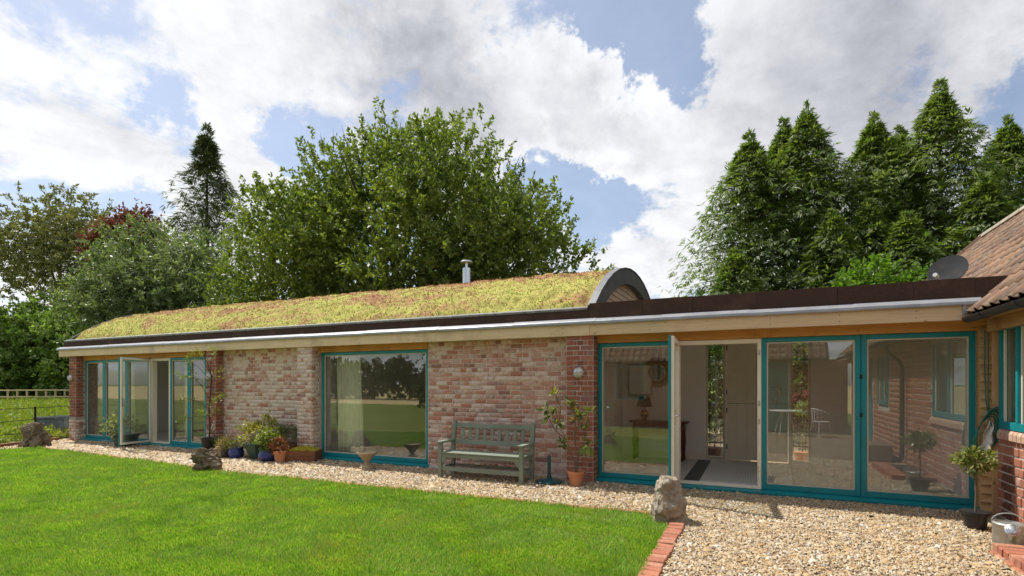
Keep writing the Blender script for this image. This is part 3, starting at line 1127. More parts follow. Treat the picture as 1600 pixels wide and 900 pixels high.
def sedum():
    nx, na = 320, 84
    X = np.linspace(-16.98, -2.42, nx)
    a0, a1 = math.acos(2.99 / VR), math.acos(-2.9 / VR)
    A = np.linspace(a0, a1, na)
    XX, AA = np.meshgrid(X, A, indexing='ij')
    S = AA * VR
    bump = 0.06 * smooth_noise(XX, S, 2.4, 1) + 0.07 * smooth_noise(XX, S, 7, 2) + 0.04 * smooth_noise(XX, S, 15, 3) - 0.04
    edge = np.minimum(1, np.minimum(AA - a0, 9) * VR / 0.12) * np.minimum(1, np.minimum(XX + 16.98, -2.45 - XX) / 0.08)
    rad = VR + bump * np.clip(edge, 0.1, 1)
    V = np.stack([XX, VC[0] - rad * np.cos(AA), VC[1] + rad * np.sin(AA)], 2).reshape(-1, 3)
    idx = np.arange(nx * na).reshape(nx, na)
    F = np.stack([idx[:-1, :-1], idx[1:, :-1], idx[1:, 1:], idx[:-1, 1:]], 2).reshape(-1, 4)
    m, t, b = new_mat('sedum')

    def colour(t, per):
        geo = t.n('ShaderNodeNewGeometry')
        p = geo.outputs['Position']
        c = t.ramp(t.math('ADD', t.math('MULTIPLY', per(geo), 0.35), t.math('MULTIPLY', t.noise(p, 2.6, 6, 0.65), 0.75), clamp=True),
                   [(0.12, (0.19, 0.235, 0.035)), (.35, (0.34, 0.36, 0.07)), (.6, (0.44, 0.40, 0.11)), (.85, (0.24, 0.31, 0.04)), (1, (0.46, 0.37, 0.15))])
        mp = t.n('ShaderNodeMapping')
        t.link(p, mp.inputs[0])
        mp.inputs['Scale'].default_value = (0.55, 1.0, 1.0)
        mp.inputs['Rotation'].default_value = (0, 0, 0.5)
        red = t.math('ADD', t.math('MULTIPLY', t.noise(mp.outputs[0], 1.3, 7, 0.7, 0.4), 0.75), t.math('MULTIPLY', t.noise(p, 6, 5, 0.65), 0.25))
        sep = t.n('ShaderNodeSeparateXYZ')
        t.link(p, sep.inputs[0])
        crest = t.mapr(sep.outputs[2], 3.3, 3.8, 0.0, 0.07)
        return t.mix(t.math('MULTIPLY', t.mapr(t.math('ADD', red, crest), 0.485, 0.585), 0.85), c, (0.36, 0.165, 0.10))
    t.link(colour(t, lambda g: t.noise(g.outputs['Position'], 30, 3)), b.inputs['Base Color'])
    b.inputs['Roughness'].default_value = 0.9
    b.inputs['Specular IOR Level'].default_value = 0.15
    o = fast_obj('sedum_mat', V, F, m, roof_part, True)
    o['kind'] = 'stuff'
    # tufts
    n = 75000
    x = rng.uniform(-16.95, -2.47, n)
    a = rng.uniform(a0 + 0.005, a1 - 0.3, n)
    s = a * VR
    bmp = 0.06 * smooth_noise(x, s, 2.4, 1) + 0.07 * smooth_noise(x, s, 7, 2) + 0.04 * smooth_noise(x, s, 15, 3) - 0.04
    rad = VR + bmp * np.clip((a - a0) * VR / 0.12, 0.1, 1) - 0.006
    P = np.stack([x, VC[0] - rad * np.cos(a), VC[1] + rad * np.sin(a)], 1)
    N = np.stack([np.zeros(n), -np.cos(a), np.sin(a)], 1)
    tall = (smooth_noise(x, s, 2.2, 7) > 0.55) & (a > 1.25)
    D = unit(N + rvec(n) * 0.65)
    L = rng.uniform(0.012, 0.030, n) * np.where(tall & (rng.random(n) < .14), 2.6, 1.0)
    W = np.where(L > 0.06, 0.008, rng.uniform(0.010, 0.022, n))
    V, F = leaf_arrays(P, D, rvec(n), L, W)
    m2, t, b = new_mat('sedum_tufts')
    t.link(colour(t, lambda g: g.outputs['Random Per Island']), b.inputs['Base Color'])
    b.inputs['Roughness'].default_value = 0.7
    b.inputs['Specular IOR Level'].default_value = 0.2
    o = fast_obj('sedum_tufts', V, F, m2, roof_part)
    o['kind'] = 'stuff'


sedum()


def ring(name, mat, r0, r1, x0, x1, y0, y1, n):
    """arched band of flat facets"""
    g = G()
    o = arc(y0, y1, n, r1)
    i = arc(y0 + (r1 - r0) * 0.55, y1 - (r1 - r0) * 0.55, n, r0)
    for k in range(n):
        poly = [o[k], o[k + 1], i[k + 1], i[k]]
        g.prism(poly, 'X', x0, x1)
    return part(g, name, mat)


ring('arch_verge', 'lead_dark', 4.42, 4.715, -2.385, -2.28, 0.0, 6.0, 14)
ring('arch_capping', 'lead_mid', 4.717, 4.732, -2.38, -2.262, -0.01, 6.01, 14)
ring('arch_verge', 'lead_dark', 4.62, 4.72, -17.06, -17.0, -0.10, 6.0, 16)
zz = 2.62
while zz < 3.52:
    hw_ = math.sqrt(max(0.0, 4.48 ** 2 - (zz + 0.06 - VC[1]) ** 2))
    part(G().add([(-2.415, 3 - hw_, zz), (-2.415, 3 + hw_, zz), (-2.395, 3 - hw_, zz), (-2.395, 3 + hw_, zz), (-2.425, 3 - hw_, zz + 0.118), (-2.425, 3 + hw_, zz + 0.118), (-2.412, 3 - hw_, zz + 0.118), (-2.412, 3 + hw_, zz + 0.118)],
                 [(0, 1, 5, 4), (2, 6, 7, 3), (0, 2, 3, 1), (4, 5, 7, 6), (0, 4, 6, 2), (1, 3, 7, 5)]), 'gable_board', 'gable_board')
    zz += 0.105
part(G().prism([(0.9, 2.5), (5.1, 2.5), (4.4, 3.3), (3, 3.55), (1.6, 3.3)], 'X', -2.47, -2.43), 'gable_backing', 'roof_deck')
# flue
fl = G().lathe([(0.098, 0), (0.098, 0.98), (0.092, 1.0), (0.05, 1.0)], 24, (-6.13, 2.75, 3.2))
flo = part(fl, 'flue', 'steel', smooth=True)
part(G().lathe([(0.03, 0), (0.03, 0.15)], 10, (-6.13, 2.75, 4.2)).lathe([(0.15, 0.13), (0.15, 0.142), (0.11, 0.175), (0.03, 0.19)], 24, (-6.13, 2.75, 4.2)), 'cowl', 'steel', flo, smooth=True)
part(G().box(-17.55, -17.2, 0.5, 0.62, 2.02, 2.16).tube([(-17.4, 0.56, 2.02), (-17.4, 0.56, 1.75)], 0.03), 'gutter_outlet', 'black_plastic')


# ---- glazing
def rect_frame(x0, x1, z0, z1, w, y0, y1, wb=None):
    wb = wb or w
    return (G().box(x0, x0 + w, y0, y1, z0, z1).box(x1 - w, x1, y0, y1, z0, z1)
            .box(x0 + w, x1 - w, y0 + .001, y1 - .001, z1 - w, z1).box(x0 + w, x1 - w, y0 + .001, y1 - .001, z0, z0 + wb))


def fixed_light(x0, x1, z0, z1, w=0.06, wb=0.075, parent=HOUSE, bead=True):
    f = part(rect_frame(x0, x1, z0, z1, w, 0.08, 0.145, wb), 'window', 'teal', parent, bevel=0.004)
    part(G().box(x0 + w, x1 - w, 0.112, 0.120, z0 + wb, z1 - w), 'pane', 'glass', f)
    if bead:
        part(rect_frame(x0 + w, x1 - w, z0 + wb, z1 - w, 0.016, 0.092, 0.110), 'glazing_bead', 'beige_frame', f)
    return f


def sill(x0, x1, z=0.055):
    g = G().prism([(-0.045, 0.0), (-0.05, 0.035), (0.08, z), (0.2, z), (0.2, -0.03), (-0.045, -0.03)], 'X', x0, x1)
    return part(g, 'sill', 'teal', bevel=0.004)


ZT = 2.13
# picture window
fixed_light(-7.944, -5.378, 0.06, ZT)
sill(-8.02, -5.34)
# right-hand screen
fixed_light(-2.235, -1.075, 0.06, ZT)
fixed_light(0.062, 1.205, 0.06, ZT, 0.062)
fixed_light(1.212, 2.355, 0.06, ZT, 0.062)
sill(-2.25, 0.06)
for z in (1.08, 1.57):
    part(G().box(1.196, 1.222, 0.066, 0.082, z, z + 0.05), 'catch', 'iron')
sill(0.063, 2.40, 0.056)
of = G().box(-1.07, -1.015, 0.085, 0.19, 0.09, 2.065).box(0.008, 0.057, 0.085, 0.19, 0.09, 2.065)
of.box(-1.07, 0.057, 0.084, 0.19, 2.065, 2.128).box(-1.07, 0.057, 0.06, 0.19, 0.057, 0.088)
ofo = part(of, 'door_frame', 'white_paint', bevel=0.003)
kp = G()
for z in (0.3, 0.95, 1.2, 1.9):
    part(G().box(0.022, 0.04, 0.078, 0.085, z, z + 0.07), 'keep', 'steel', ofo)


def leaf_door(hinge, end, z0, z1, out, w=0.07):
    """open glazed leaf seen from its room side: teal outside, white inside"""
    hx, hy = hinge
    ex, ey = end
    L = math.hypot(ex - hx, ey - hy)
    ux, uy = (ex - hx) / L, (ey - hy) / L
    ox, oy = out                           # unit normal towards the weather side
    mtx = Matrix(((ux, ox, 0, hx), (uy, oy, 0, hy), (0, 0, 1, 0), (0, 0, 0, 1)))

    def rf(a, b, c, d, ww, y0, y1):
        g = G()
        g.box(a, a + ww, y0, y1, c, d, mtx).box(b - ww, b, y0, y1, c, d, mtx)
        g.box(a + ww, b - ww, y0 + .001, y1 - .001, d - ww, d, mtx).box(a + ww, b - ww, y0 + .001, y1 - .001, c, c + ww, mtx)
        return g
    d = part(rf(0, L, z0, z1, w, 0.0, 0.030), 'door', 'teal', bevel=0.003)
    part(rf(0.012, L - 0.012, z0 + .012, z1 - .012, w - 0.012, -0.042, -0.002), 'inner_frame', 'white_paint', d, bevel=0.003)
    part(G().box(w, L - w, -0.012, -0.004, z0 + w, z1 - w, mtx), 'pane', 'glass', d)
    hd = G().box(L - 0.055, L - 0.025, -0.052, -0.042, 0.98, 1.18, mtx)
    hd.tube([mtx @ Vector((L - 0.04, -0.045, 1.1)), mtx @ Vector((L - 0.04, -0.085, 1.1)), mtx @ Vector((L - 0.15, -0.085, 1.1))], 0.009)
    part(hd, 'handle', 'steel', d)
    return d


leaf_door((-1.06, 0.04), (-0.985, -1.03), 0.08, 2.12, (-0.9975, -0.07))
leaf_door((-13.50, 0.04), (-13.30, -0.76), 0.08, 2.12, (-0.970, -0.243), 0.05)
# left-hand screen
fixed_light(-16.43, -15.56, 0.06, ZT, 0.06)
fixed_light(-15.55, -14.56, 0.06, ZT, 0.06)
fixed_light(-14.55, -13.56, 0.06, ZT, 0.06)
fixed_light(-12.80, -12.10, 0.06, ZT, 0.06)
fixed_light(-12.09, -11.48, 0.06, ZT, 0.06)
lf = G().box(-13.55, -13.48, 0.085, 0.19, 0.09, 2.065).box(-12.86, -12.805, 0.085, 0.19, 0.09, 2.065)
lf.box(-13.55, -12.805, 0.084, 0.19, 2.065, 2.128).box(-13.55, -12.805, 0.06, 0.19, 0.057, 0.088)
part(lf, 'door_frame', 'white_paint', bevel=0.003)
sill(-16.47, -15.0)
sill(-14.99, -11.46)


# ---- furniture and fittings inside
def curtain(name, label, x, y, z0, z1, w, folds, amp, rz=0.0, gather=0.0):
    g = G()
    n = folds * 8
    rows = 8
    vs = []
    for j in range(rows + 1):
        z = z0 + (z1 - z0) * j / rows
        k = 1.0 - gather * math.sin(math.pi * min(1, (1 - j / rows) * 1.2)) + 0.12 * (1 - j / rows)
        for i in range(n + 1):
            s = i / n
            vs.append((s * w * k, amp * math.sin(2 * math.pi * folds * s + 0.4 * math.sin(j * .7)) * (1 + .3 * math.sin(s * 9)), z))
    fs = [(j * (n + 1) + i, j * (n + 1) + i + 1, (j + 1) * (n + 1) + i + 1, (j + 1) * (n + 1) + i) for j in range(rows) for i in range(n)]
    g.add(vs, fs)
    o = g.build(name, M['curtain'], None, smooth=True)
    o.location = (x, y, 0)
    o.rotation_euler = (0, 0, rz)
    md = o.modifiers.new('thickness', 'SOLIDIFY')
    md.thickness = 0.004
    return tag(o, label, 'curtain')


curtain('curtain', 'cream full-length curtain drawn back at the left side of the picture window', -7.80, 0.36, 0.06, 2.25, 0.62, 7, 0.035)
curtain('curtain', 'pale narrow curtain behind the second teal pane of the left glazed screen', -15.1, 0.40, 0.06, 2.25, 0.35, 4, 0.03)
curtain('curtain', 'cream curtain hanging just right of the open doorway in the left screen', -12.75, 0.42, 0.06, 2.25, 0.22, 4, 0.03)

mr = thing('sunburst_mirror', 'round mirror with a spiky brown sunburst frame on the hall wall', 'mirror', (-1.80, 2.83, 1.73))
g = G()
for i in range(64):
    a = 2 * math.pi * i / 64
    L = 0.30 + 0.02 * (i % 2)
    c, s = math.cos(a), math.sin(a)
    g.bar((0.15 * c, -0.012, 0.15 * s), (L * c, -0.012 + .006 * (i % 3), L * s), 0.006, 0.017, (-s, 0, c))
g.build('sunburst_frame', M['bronze'], mr)
rm = G()
ang = [2 * math.pi * i / 40 for i in range(40)]
for i in range(40):
    a, b = ang[i], ang[(i + 1) % 40]
    rm.prism([(.155 * math.cos(a), .155 * math.sin(a)), (.155 * math.cos(b), .155 * math.sin(b)), (.17 * math.cos(b), .17 * math.sin(b)), (.17 * math.cos(a), .17 * math.sin(a))], 'Y', -0.035, 0.0)
rm.build('rim', M['steel'], mr)
G().prism([(.155 * math.cos(a), .155 * math.sin(a)) for a in ang], 'Y', -0.028, -0.02).build('mirror_glass', M['mirror'], mr)
pc = thing('framed_picture', 'plain pale framed picture on the wall beside the sunburst mirror', 'picture', (-2.12, 2.83, 1.55))
rect = G().box(-.26, -.235, -.03, 0, -.28, .34).box(.20, .225, -.03, 0, -.28, .34).box(-.235, .20, -.029, 0, .315, .34).box(-.235, .20, -.029, 0, -.28, -.255)
rect.build('picture_frame', M['grey_cast'], pc)
G().box(-.235, .20, -.018, -.004, -.255, .315).build('mount', M['white_wall'], pc)
tb = thing('console_table', 'dark wooden console table standing below the sunburst mirror', 'table', (-1.72, 2.55, 0.035))
G().box(-.55, .55, -.18, .2, .72, .75).build('tabletop', M['dark_wood'], tb, bevel=.004)
G().box(-.48, .48, -.14, .16, .60, .72).build('apron', M['dark_wood'], tb)
for sx in (-1, 1):
    for sy in (-.13, .15):
        G().lathe([(.022, 0), (.03, .05), (.02, .12), (.032, .35), (.024, .55), (.035, .6)], 12, (sx * .45, sy, 0)).build('leg', M['dark_wood'], tb, smooth=True)
lp = thing('table_lamp', 'brass table lamp with a dark shade on the console table', 'lamp', (-2.0, 2.55, 0.786))
G().lathe([(.06, 0), (.065, .015), (.03, .03), (.055, .06), (.085, .12), (.07, .18), (.02, .22), (.015, .28)], 20).build('lamp_base', M['brass'], lp, smooth=True)
G().lathe([(.15, .27), (.10, .47), (.095, .47), (.145, .27)], 24, caps=False).build('lamp_shade', M['lampshade'], lp, smooth=True)
mt, t, b = new_mat('ribbed_mat')
tc = t.n('ShaderNodeNewGeometry')
w = t.n('ShaderNodeTexWave', wave_type='BANDS', bands_direction='X')
w.inputs['Scale'].default_value = 14
w.inputs['Distortion'].default_value = 2.0
w.inputs['Detail Scale'].default_value = 6
t.link(tc.outputs['Position'], w.inputs['Vector'])
t.link(t.mix(w.outputs['Fac'], (0.45, 0.43, 0.40), (0.78, 0.76, 0.72)), b.inputs['Base Color'])
b.inputs['Roughness'].default_value = .95
mo = G().box(-.78, .50, .50, 2.75, .034, .05).build('door_mat', mt)
tag(mo, 'pale grey ribbed mat on the floor inside the open door', 'mat')
part(G().box(-1.02, -0.79, 0.25, 2.83, 0.033, 0.037), 'slate_strip', 'slate')


# ------------------------------------------------------------------ right-hand house (wing running towards the viewer)
WING = thing('brick_house', 'red brick house wing with pantile roof, teal window and black gutter at right', 'house', (4.9, 0, 0), world=True)


def wpart(g, name, mat, parent=WING, **kw):
    return g.build(name, M[mat] if isinstance(mat, str) else mat, parent, **kw)


wcut = [(0.16, 2.10, 0.92, 3), (5.2, 6.2, 1.0, 3), (6.9, 7.9, -1, 3)]       # window, window, door (along the wall)
wg = G()
edges = [0.0, 0.16, 2.10, 5.2, 6.2, 6.9, 7.9, 10.0]
for i in range(7):
    a, b = edges[i], edges[i + 1]
    top = 2.2
    for c in wcut:
        if abs(a - c[0]) < .01:
            top = c[2]
    if top > 0:
        wg.box(2.512, 2.75, -b, -a, -0.04, top)
wing_wall = wpart(wg, 'wall', 'mortar_white')
WB = []


def wskip(s, z):
    for a, b, zz, _ in wcut:
        if a - 0.08 < s < b + 0.08 and z > zz - 0.035:
            return True
    return False


brick_rows((2.512, 0.0), (0, -1), (-1, 0), 9.9, 0, 2.2, 'brick_wing', wing_wall, 'english', wskip, WB, 0.102)


def wscore(b):
    c = b[0]
    return abs(c[1] + 0.9) * 1.0 + (0.3 if c[1] < -1.1 else 0)


lay_bricks(WB, 300, wscore)
sb = None
yy = 0.16
i = 0
while yy < 2.08:
    g = G().prism([(2.47, 0.885), (2.47, 0.955), (2.485, 0.985), (2.515, 0.998), (2.60, 0.998), (2.60, 0.885)], 'Y', -yy - 0.088, -yy)
    wpart(g, 'bullnose_brick', 'sill_brick', wing_wall, bevel=0.003)
    yy += 0.101


def wing_window(y0, y1, z0, z1, mull, curtain_inside=True):
    """window in the wall facing -X; y0 far end, y1 near end (negative)"""
    w = 0.055
    g = G().box(2.485, 2.55, y0 - w, y0, z0, z1).box(2.485, 2.55, y1, y1 + w, z0, z1)
    g.box(2.486, 2.549, y1 + w, y0 - w, z1 - w, z1).box(2.486, 2.549, y1 + w, y0 - w, z0, z0 + w * 1.5)
    for m_ in mull:
        g.box(2.484, 2.55, m_ - .028, m_ + .028, z0 + w * 1.5, z1 - w)
    f = wpart(g, 'window', 'teal', bevel=.004)
    b = G()
    ends = [y0 - w] + [v for m_ in mull for v in (m_ + .028, m_ - .028)] + [y1 + w]
    for k in range(0, len(ends), 2):
        a, c = ends[k], ends[k + 1]
        b.box(2.512, 2.53, a - .03, a, z0 + w * 1.5, z1 - w).box(2.512, 2.53, c, c + .03, z0 + w * 1.5, z1 - w)
    wpart(b, 'casement', 'white_paint', f)
    wpart(G().box(2.533, 2.54, y1 + w, y0 - w, z0 + w * 1.5, z1 - w), 'pane', 'glass', f)
    return f


wing_window(-0.165, -2.10, 1.0, 2.16, [-0.62, -1.35])
wing_window(-5.2, -6.2, 1.05, 2.1, [-5.7])
wpart(G().box(2.50, 2.56, -7.85, -6.95, 0.03, 1.12), 'half_door', 'teal', bevel=.004)
wing_window(-6.9, -7.9, 1.14, 2.1, [])
# room behind the windows
wpart(G().box(5.4, 5.5, -10, 0, 0, 2.2), 'inner_wall', 'white_wall')
wpart(G().box(2.76, 5.4, -10, 0.0, -0.03, 0.02), 'floor', 'floor_tile')
wpart(G().box(2.76, 5.4, -10, 0.0, 2.2, 2.24), 'ceiling', 'ceiling')
wpart(G().box(2.76, 5.4, 0.0, 0.1, 0.02, 2.2), 'inner_wall', 'white_wall')
o = curtain('curtain', 'cream curtain behind the teal window of the brick house', 2.66, -0.72, 0.9, 2.2, 0.52, 6, 0.025, R(90))
# corner post, feather-edged boards, wall plate
wpart(G().box(2.462, 2.512, -0.085, 0.05, 0.0, 2.13), 'corner_post', 'oak_z', bevel=.004)
wpart(G().box(2.37, 2.462, 0.02, 0.1, 0, 2.13), 'board_backing', 'lintel')
z = 0.03
while z < 2.10:
    jl, jr = rng.uniform(-.004, .004), rng.uniform(-.004, .004)
    g = G().add([(2.36, -0.052, z + jl), (2.462, -0.052, z + jr), (2.462, -0.030, z + jr), (2.36, -0.030, z + jl), (2.36, -0.002, z + .125 + jl), (2.462, -0.002, z + .125 + jr), (2.462, 0.008, z + .125 + jr), (2.36, 0.008, z + .125 + jl)],
                [(0, 1, 5, 4), (1, 2, 6, 5), (2, 3, 7, 6), (3, 0, 4, 7), (0, 3, 2, 1), (4, 5, 6, 7)])
    wpart(g, 'feather_edge_board', 'board')
    z += 0.100
wpart(G().box(2.40, 2.47, -10, -0.10, 2.10, 2.235), 'wall_plate', 'oak_y', bevel=.004)
wpart(G().box(2.25, 2.40, -10, -0.22, 2.236, 2.25), 'soffit', 'oak_y')
# gutter
gp = []
for i in range(9):
    a = math.pi + math.pi * i / 8
    gp.append((2.19 + 0.062 * math.cos(a), 2.262 + 0.062 * math.sin(a)))
gq = [(2.19 + 0.054 * math.cos(math.pi + math.pi * i / 8), 2.262 + 0.054 * math.sin(math.pi + math.pi * i / 8)) for i in range(9)]
gut = wpart(G().prism([(x, z) for x, z in gp] + [(x, z) for x, z in reversed(gq)], 'Y', -10.0, -0.26), 'gutter', 'black_plastic', smooth=True)
wpart(G().prism(gp, 'Y', -0.262, -0.25), 'gutter_stop_end', 'black_plastic', gut)
for y in (-0.75, -1.6, -2.5, -3.4, -4.3):
    ring_o = [(2.19 + 0.069 * math.cos(math.pi + math.pi * i / 8), 2.264 + 0.069 * math.sin(math.pi + math.pi * i / 8)) for i in range(9)]
    wpart(G().prism(ring_o + [(x, z) for x, z in reversed(gp)], 'Y', y - .03, y + .03), 'gutter_bracket', 'black_plastic', gut)
wpart(G().tube([(2.19, -3.7, 2.22), (2.19, -3.7, 2.13), (2.24, -3.7, 2.05), (2.38, -3.7, 1.92), (2.43, -3.7, 1.82), (2.43, -3.7, 0.1)], 0.038, 12), 'downpipe', 'black_plastic', smooth=True)
# roof body and pantiles
EX, EZ, RX, RZ = 2.23, 2.325, 5.0, 5.05
SL = math.hypot(RX - EX, RZ - EZ)
ux, uz = (RX - EX) / SL, (RZ - EZ) / SL
rb = G()
o_ = 0.05
rb.add([(EX + .03, -10, EZ - o_), (RX, -10, RZ - o_), (2 * RX - EX, -10, EZ - o_), (EX + .03, 11.1, EZ - o_), (RX, 8.3, RZ - o_), (2 * RX - EX, 11.1, EZ - o_)],
       [(0, 1, 2), (0, 3, 4, 1), (1, 4, 5, 2), (3, 5, 4), (0, 2, 5, 3)])
roof = wpart(rb, 'roof', 'roof_deck')
TW, TL, TG = 0.218, 0.345, 0.275


def tile_mesh(seed):
    rr = random.Random(seed)
    prof = []
    for i in range(9):
        s = i / 8
        h = 0.036 * math.exp(-((s - 0.20) / 0.15) ** 2) - 0.010 * math.exp(-((s - 0.62) / 0.25) ** 2) + 0.010 * s ** 4
        prof.append(((s - 0.5) * (TW + 0.018), h))
    w = lambda: rr.uniform(-.003, .003)
    vs, fs = [], []
    for x, dz in ((0, 0.012), (TL, 0.0)):
        for y, h in prof:
            vs.append((x + w(), y, h + dz))
    for y, h in prof:
        vs.append((0.001, y, h + 0.012 - 0.016))
    n = 9
    for i in range(8):
        fs.append((i, n + i, n + i + 1, i + 1))
        fs.append((2 * n + i, i, i + 1, 2 * n + i + 1))
    return vs, fs


TILES = [tile_mesh(i) for i in range(4)]
tl_stops = [(0, (0.28, 0.17, 0.115)), (.2, (0.22, 0.14, 0.10)), (.4, (0.33, 0.20, 0.13)), (.55, (0.17, 0.12, 0.095)), (.7, (0.30, 0.22, 0.165)), (.85, (0.38, 0.20, 0.11)), (1, (0.24, 0.185, 0.145))]


def tilemat(name, isl):
    m, t, b = new_mat(name)
    geo = t.n('ShaderNodeNewGeometry')
    rnd = geo.outputs['Random Per Island'] if isl else t.n('ShaderNodeObjectInfo').outputs['Random']
    p = geo.outputs['Position']
    c = t.ramp(rnd, tl_stops)
    c = t.mix(t.mapr(t.noise(p, 25, 5, .7), .3, .75), tuple_mul(t, c, .7), tuple_mul(t, c, 1.2))
    c = t.mix(t.math('MULTIPLY', t.mapr(t.noise(p, 9, 7, .7), .54, .70), .65), c, (0.42, 0.37, 0.29))
    c = t.mix(t.math('MULTIPLY', t.mapr(t.noise(p, 3.5, 7, .7), .56, .70), .6), c, (0.10, 0.085, 0.065))
    t.link(c, b.inputs['Base Color'])
    b.inputs['Roughness'].default_value = .9
    b.inputs['Specular IOR Level'].default_value = .2
    t.link(t.bump(t.noise(p, 60, 5, .7), .4, .004), b.inputs['Normal'])
    return m


M['tile'] = tilemat('pantile_clay', False)
M['tile_loose'] = tilemat('pantile_clay_loose', True)


def lay_tiles(roof, ex, ez, ux, uz, sl, y_of, y0, y1, hipfun, score, limit, mkroot, flip=1):
    ts = []
    rows = int(sl / TG)
    cols = int((y1 - y0) / TW)
    for r in range(rows):
        for c in range(cols):
            y = y0 + (c + .5) * TW
            if hipfun and y > hipfun(r / rows):
                continue
            ts.append((r, y))
    ts.sort(key=score)
    meshes = [G().add(*TILES[k]).mesh('tile', M['tile'], True) for k in range(4)]
    Vs, Fs, k0 = [], [], 0
    for i, (r, y) in enumerate(ts):
        s = r * TG - 0.03
        lift = 0.012 + rng.uniform(-.004, .006)
        yaw = rng.normal(0, .012)
        c = Vector((ex + ux * s - uz * lift, y, ez + uz * s + ux * lift))
        X = Vector((ux, yaw, uz)).normalized()
        Y = Vector((0, 1, 0))
        Z = X.cross(Y).normalized()
        Y = Z.cross(X)
        mt = Matrix(((X.x, Y.x, Z.x, c.x), (X.y, Y.y, Z.y, c.y), (X.z, Y.z, Z.z, c.z), (0, 0, 0, 1)))
        if i < limit:
            ob = bpy.data.objects.new('tile', meshes[i % 4])
            ob.matrix_world = mt
            link(ob, roof)
        else:
            vs, fs = TILES[i % 4]
            A = np.array(vs) @ np.array(mt.to_3x3()).T + np.array(c)
            Vs.append(A)
            Fs.append(np.array(fs) + k0)
            k0 += len(vs)
    if Vs:
        ob = fast_obj('tiling', np.concatenate(Vs), np.concatenate(Fs), M['tile_loose'], roof, True)
        ob['kind'] = 'stuff'


lay_tiles(roof, EX, EZ, ux, uz, SL, None, -9.9, 11.0, lambda f: 11.05 - 2.75 * f, lambda t: (abs(t[1] - 1.2) + (4 if t[0] < 2 and t[1] > 0 else 0)), 300, WING)
rt = G()
y = -9.9
while y < 8.3:
    poly = [(RX + 0.13 * math.cos(math.pi * i / 8), RZ - 0.02 + 0.13 * math.sin(math.pi * i / 8)) for i in range(9)]
    rt.prism(poly, 'Y', y, y + 0.435)
    y += 0.45
rto = wpart(rt, 'ridge_tiles', simple('mortared_ridge', (0.40, 0.35, 0.27), .9, var=.3, scale=4), WING)
hp = G()
for k in range(9):
    a = Vector((EX, 11.1, EZ + .03)).lerp(Vector((RX, 8.3, RZ + .04)), k / 9)
    b = Vector((EX, 11.1, EZ + .03)).lerp(Vector((RX, 8.3, RZ + .04)), (k + .96) / 9)
    hp.bar(a, b, 0.2, 0.09)
wpart(hp, 'hip_tiles', 'tile', WING)
wpart(G().bar((2.31, -0.235, 2.42), (2.60, -0.225, 2.705), 0.05, 0.012, (-1, 0, 1)).bar((2.17, -0.20, 2.30), (2.17, -0.20, 2.42), 0.03, 0.03), 'lead_flashing', 'lead', WING)

# satellite dish on the flat roof
sd = thing('satellite_dish', 'grey satellite dish standing behind the felt parapet near the pantiles', 'satellite dish', (2.42, 1.35, 2.60))
n_ = Vector((-0.42, -0.72, 0.52)).normalized()
q = n_.to_track_quat('Z', 'Y').to_matrix().to_4x4()
q.translation = Vector((0, 0, 0.50))
g = G()
pf = [(0.001, -0.036), (0.075, -0.032), (0.15, -0.02), (0.215, 0.0), (0.23, 0.004), (0.23, -0.006), (0.21, -0.012), (0.13, -0.03), (0.001, -0.046)]
g.lathe(pf, 36, caps=False, sy=1.12)
for i, v in enumerate(g.v):
    g.v[i] = tuple(q @ Vector(v))
g.build('reflector', M['dish'], sd, smooth=True)
G().tube([(0.02, 0.06, 0.52), (0.08, 0.16, 0.40), (0.08, 0.16, 0.0)], 0.022, 8).build('mast', M['grey_cast'], sd, smooth=True)
low = q @ Vector((0, -0.24, 0.0))
low2 = q @ Vector((0.0, -0.36, 0.34))
ar = G().tube([low, low2], 0.013, 8).build('feed_arm', M['grey_cast'], sd)
G().tube([low2 + Vector((0, 0, -.0)), low2 - n_ * 0.09 + Vector((0, 0, .03))], 0.027, 10).build('feed_horn', M['opal'], ar)

# wall lights on the piers
wl0 = None
for x, y, z, lab in ((-2.475, -0.155, 1.675, 'round wall light on the dark brick pier right of the bench'),
                     (-11.03, -0.155, 1.665, 'round wall light on the pier behind the tall sparse plant'),
                     (-16.60, -0.155, 1.66, 'round wall light on the end pier at far left')):
    if wl0 is None:
        wl0 = thing('wall_light', lab, 'wall light', (x, y, z), group='round wall lights on the piers')
        s_ = 1.0
        b = G()
        b.lathe([(.075, 0), (.085, .012), (.082, .03), (.07, .03)], 24)
        b.v = [(p[0], -p[2], p[1]) for p in b.v]
        b.build('base', M['grey_cast'], wl0, smooth=True)
        l = G()
        l.lathe([(.072, .028), (.07, .045), (.055, .07), (.03, .084), (.002, .09)], 24)
        l.v = [(p[0], -p[2], p[1]) for p in l.v]
        l.build('lens', M['opal'], wl0, smooth=True)
        gd = G()
        for a in (0, math.pi / 2):
            pts = []
            for k in range(9):
                th = -math.pi / 2 + math.pi * k / 8
                r_, d_ = .080 * math.sin(th), .03 + .066 * math.cos(th)
                pts.append((r_ * math.cos(a), -d_, r_ * math.sin(a)))
            gd.tube(pts, .004, 5)
        gd.build('guard', M['grey_cast'], wl0)
    else:
        w2 = wl0.copy()
        link(w2)
        w2.location = (x, y, z)
        w2['label'] = lab
        for ch in list(wl0.children):
            c2 = ch.copy()
            COL.objects.link(c2)
            c2.parent = w2

# ------------------------------------------------------------------ brick edging and bed edge
ed = thing('brick_edging', 'line of flush orange bricks dividing the lawn from the gravel', 'edging', (-4, -1.75, 0), world=True)


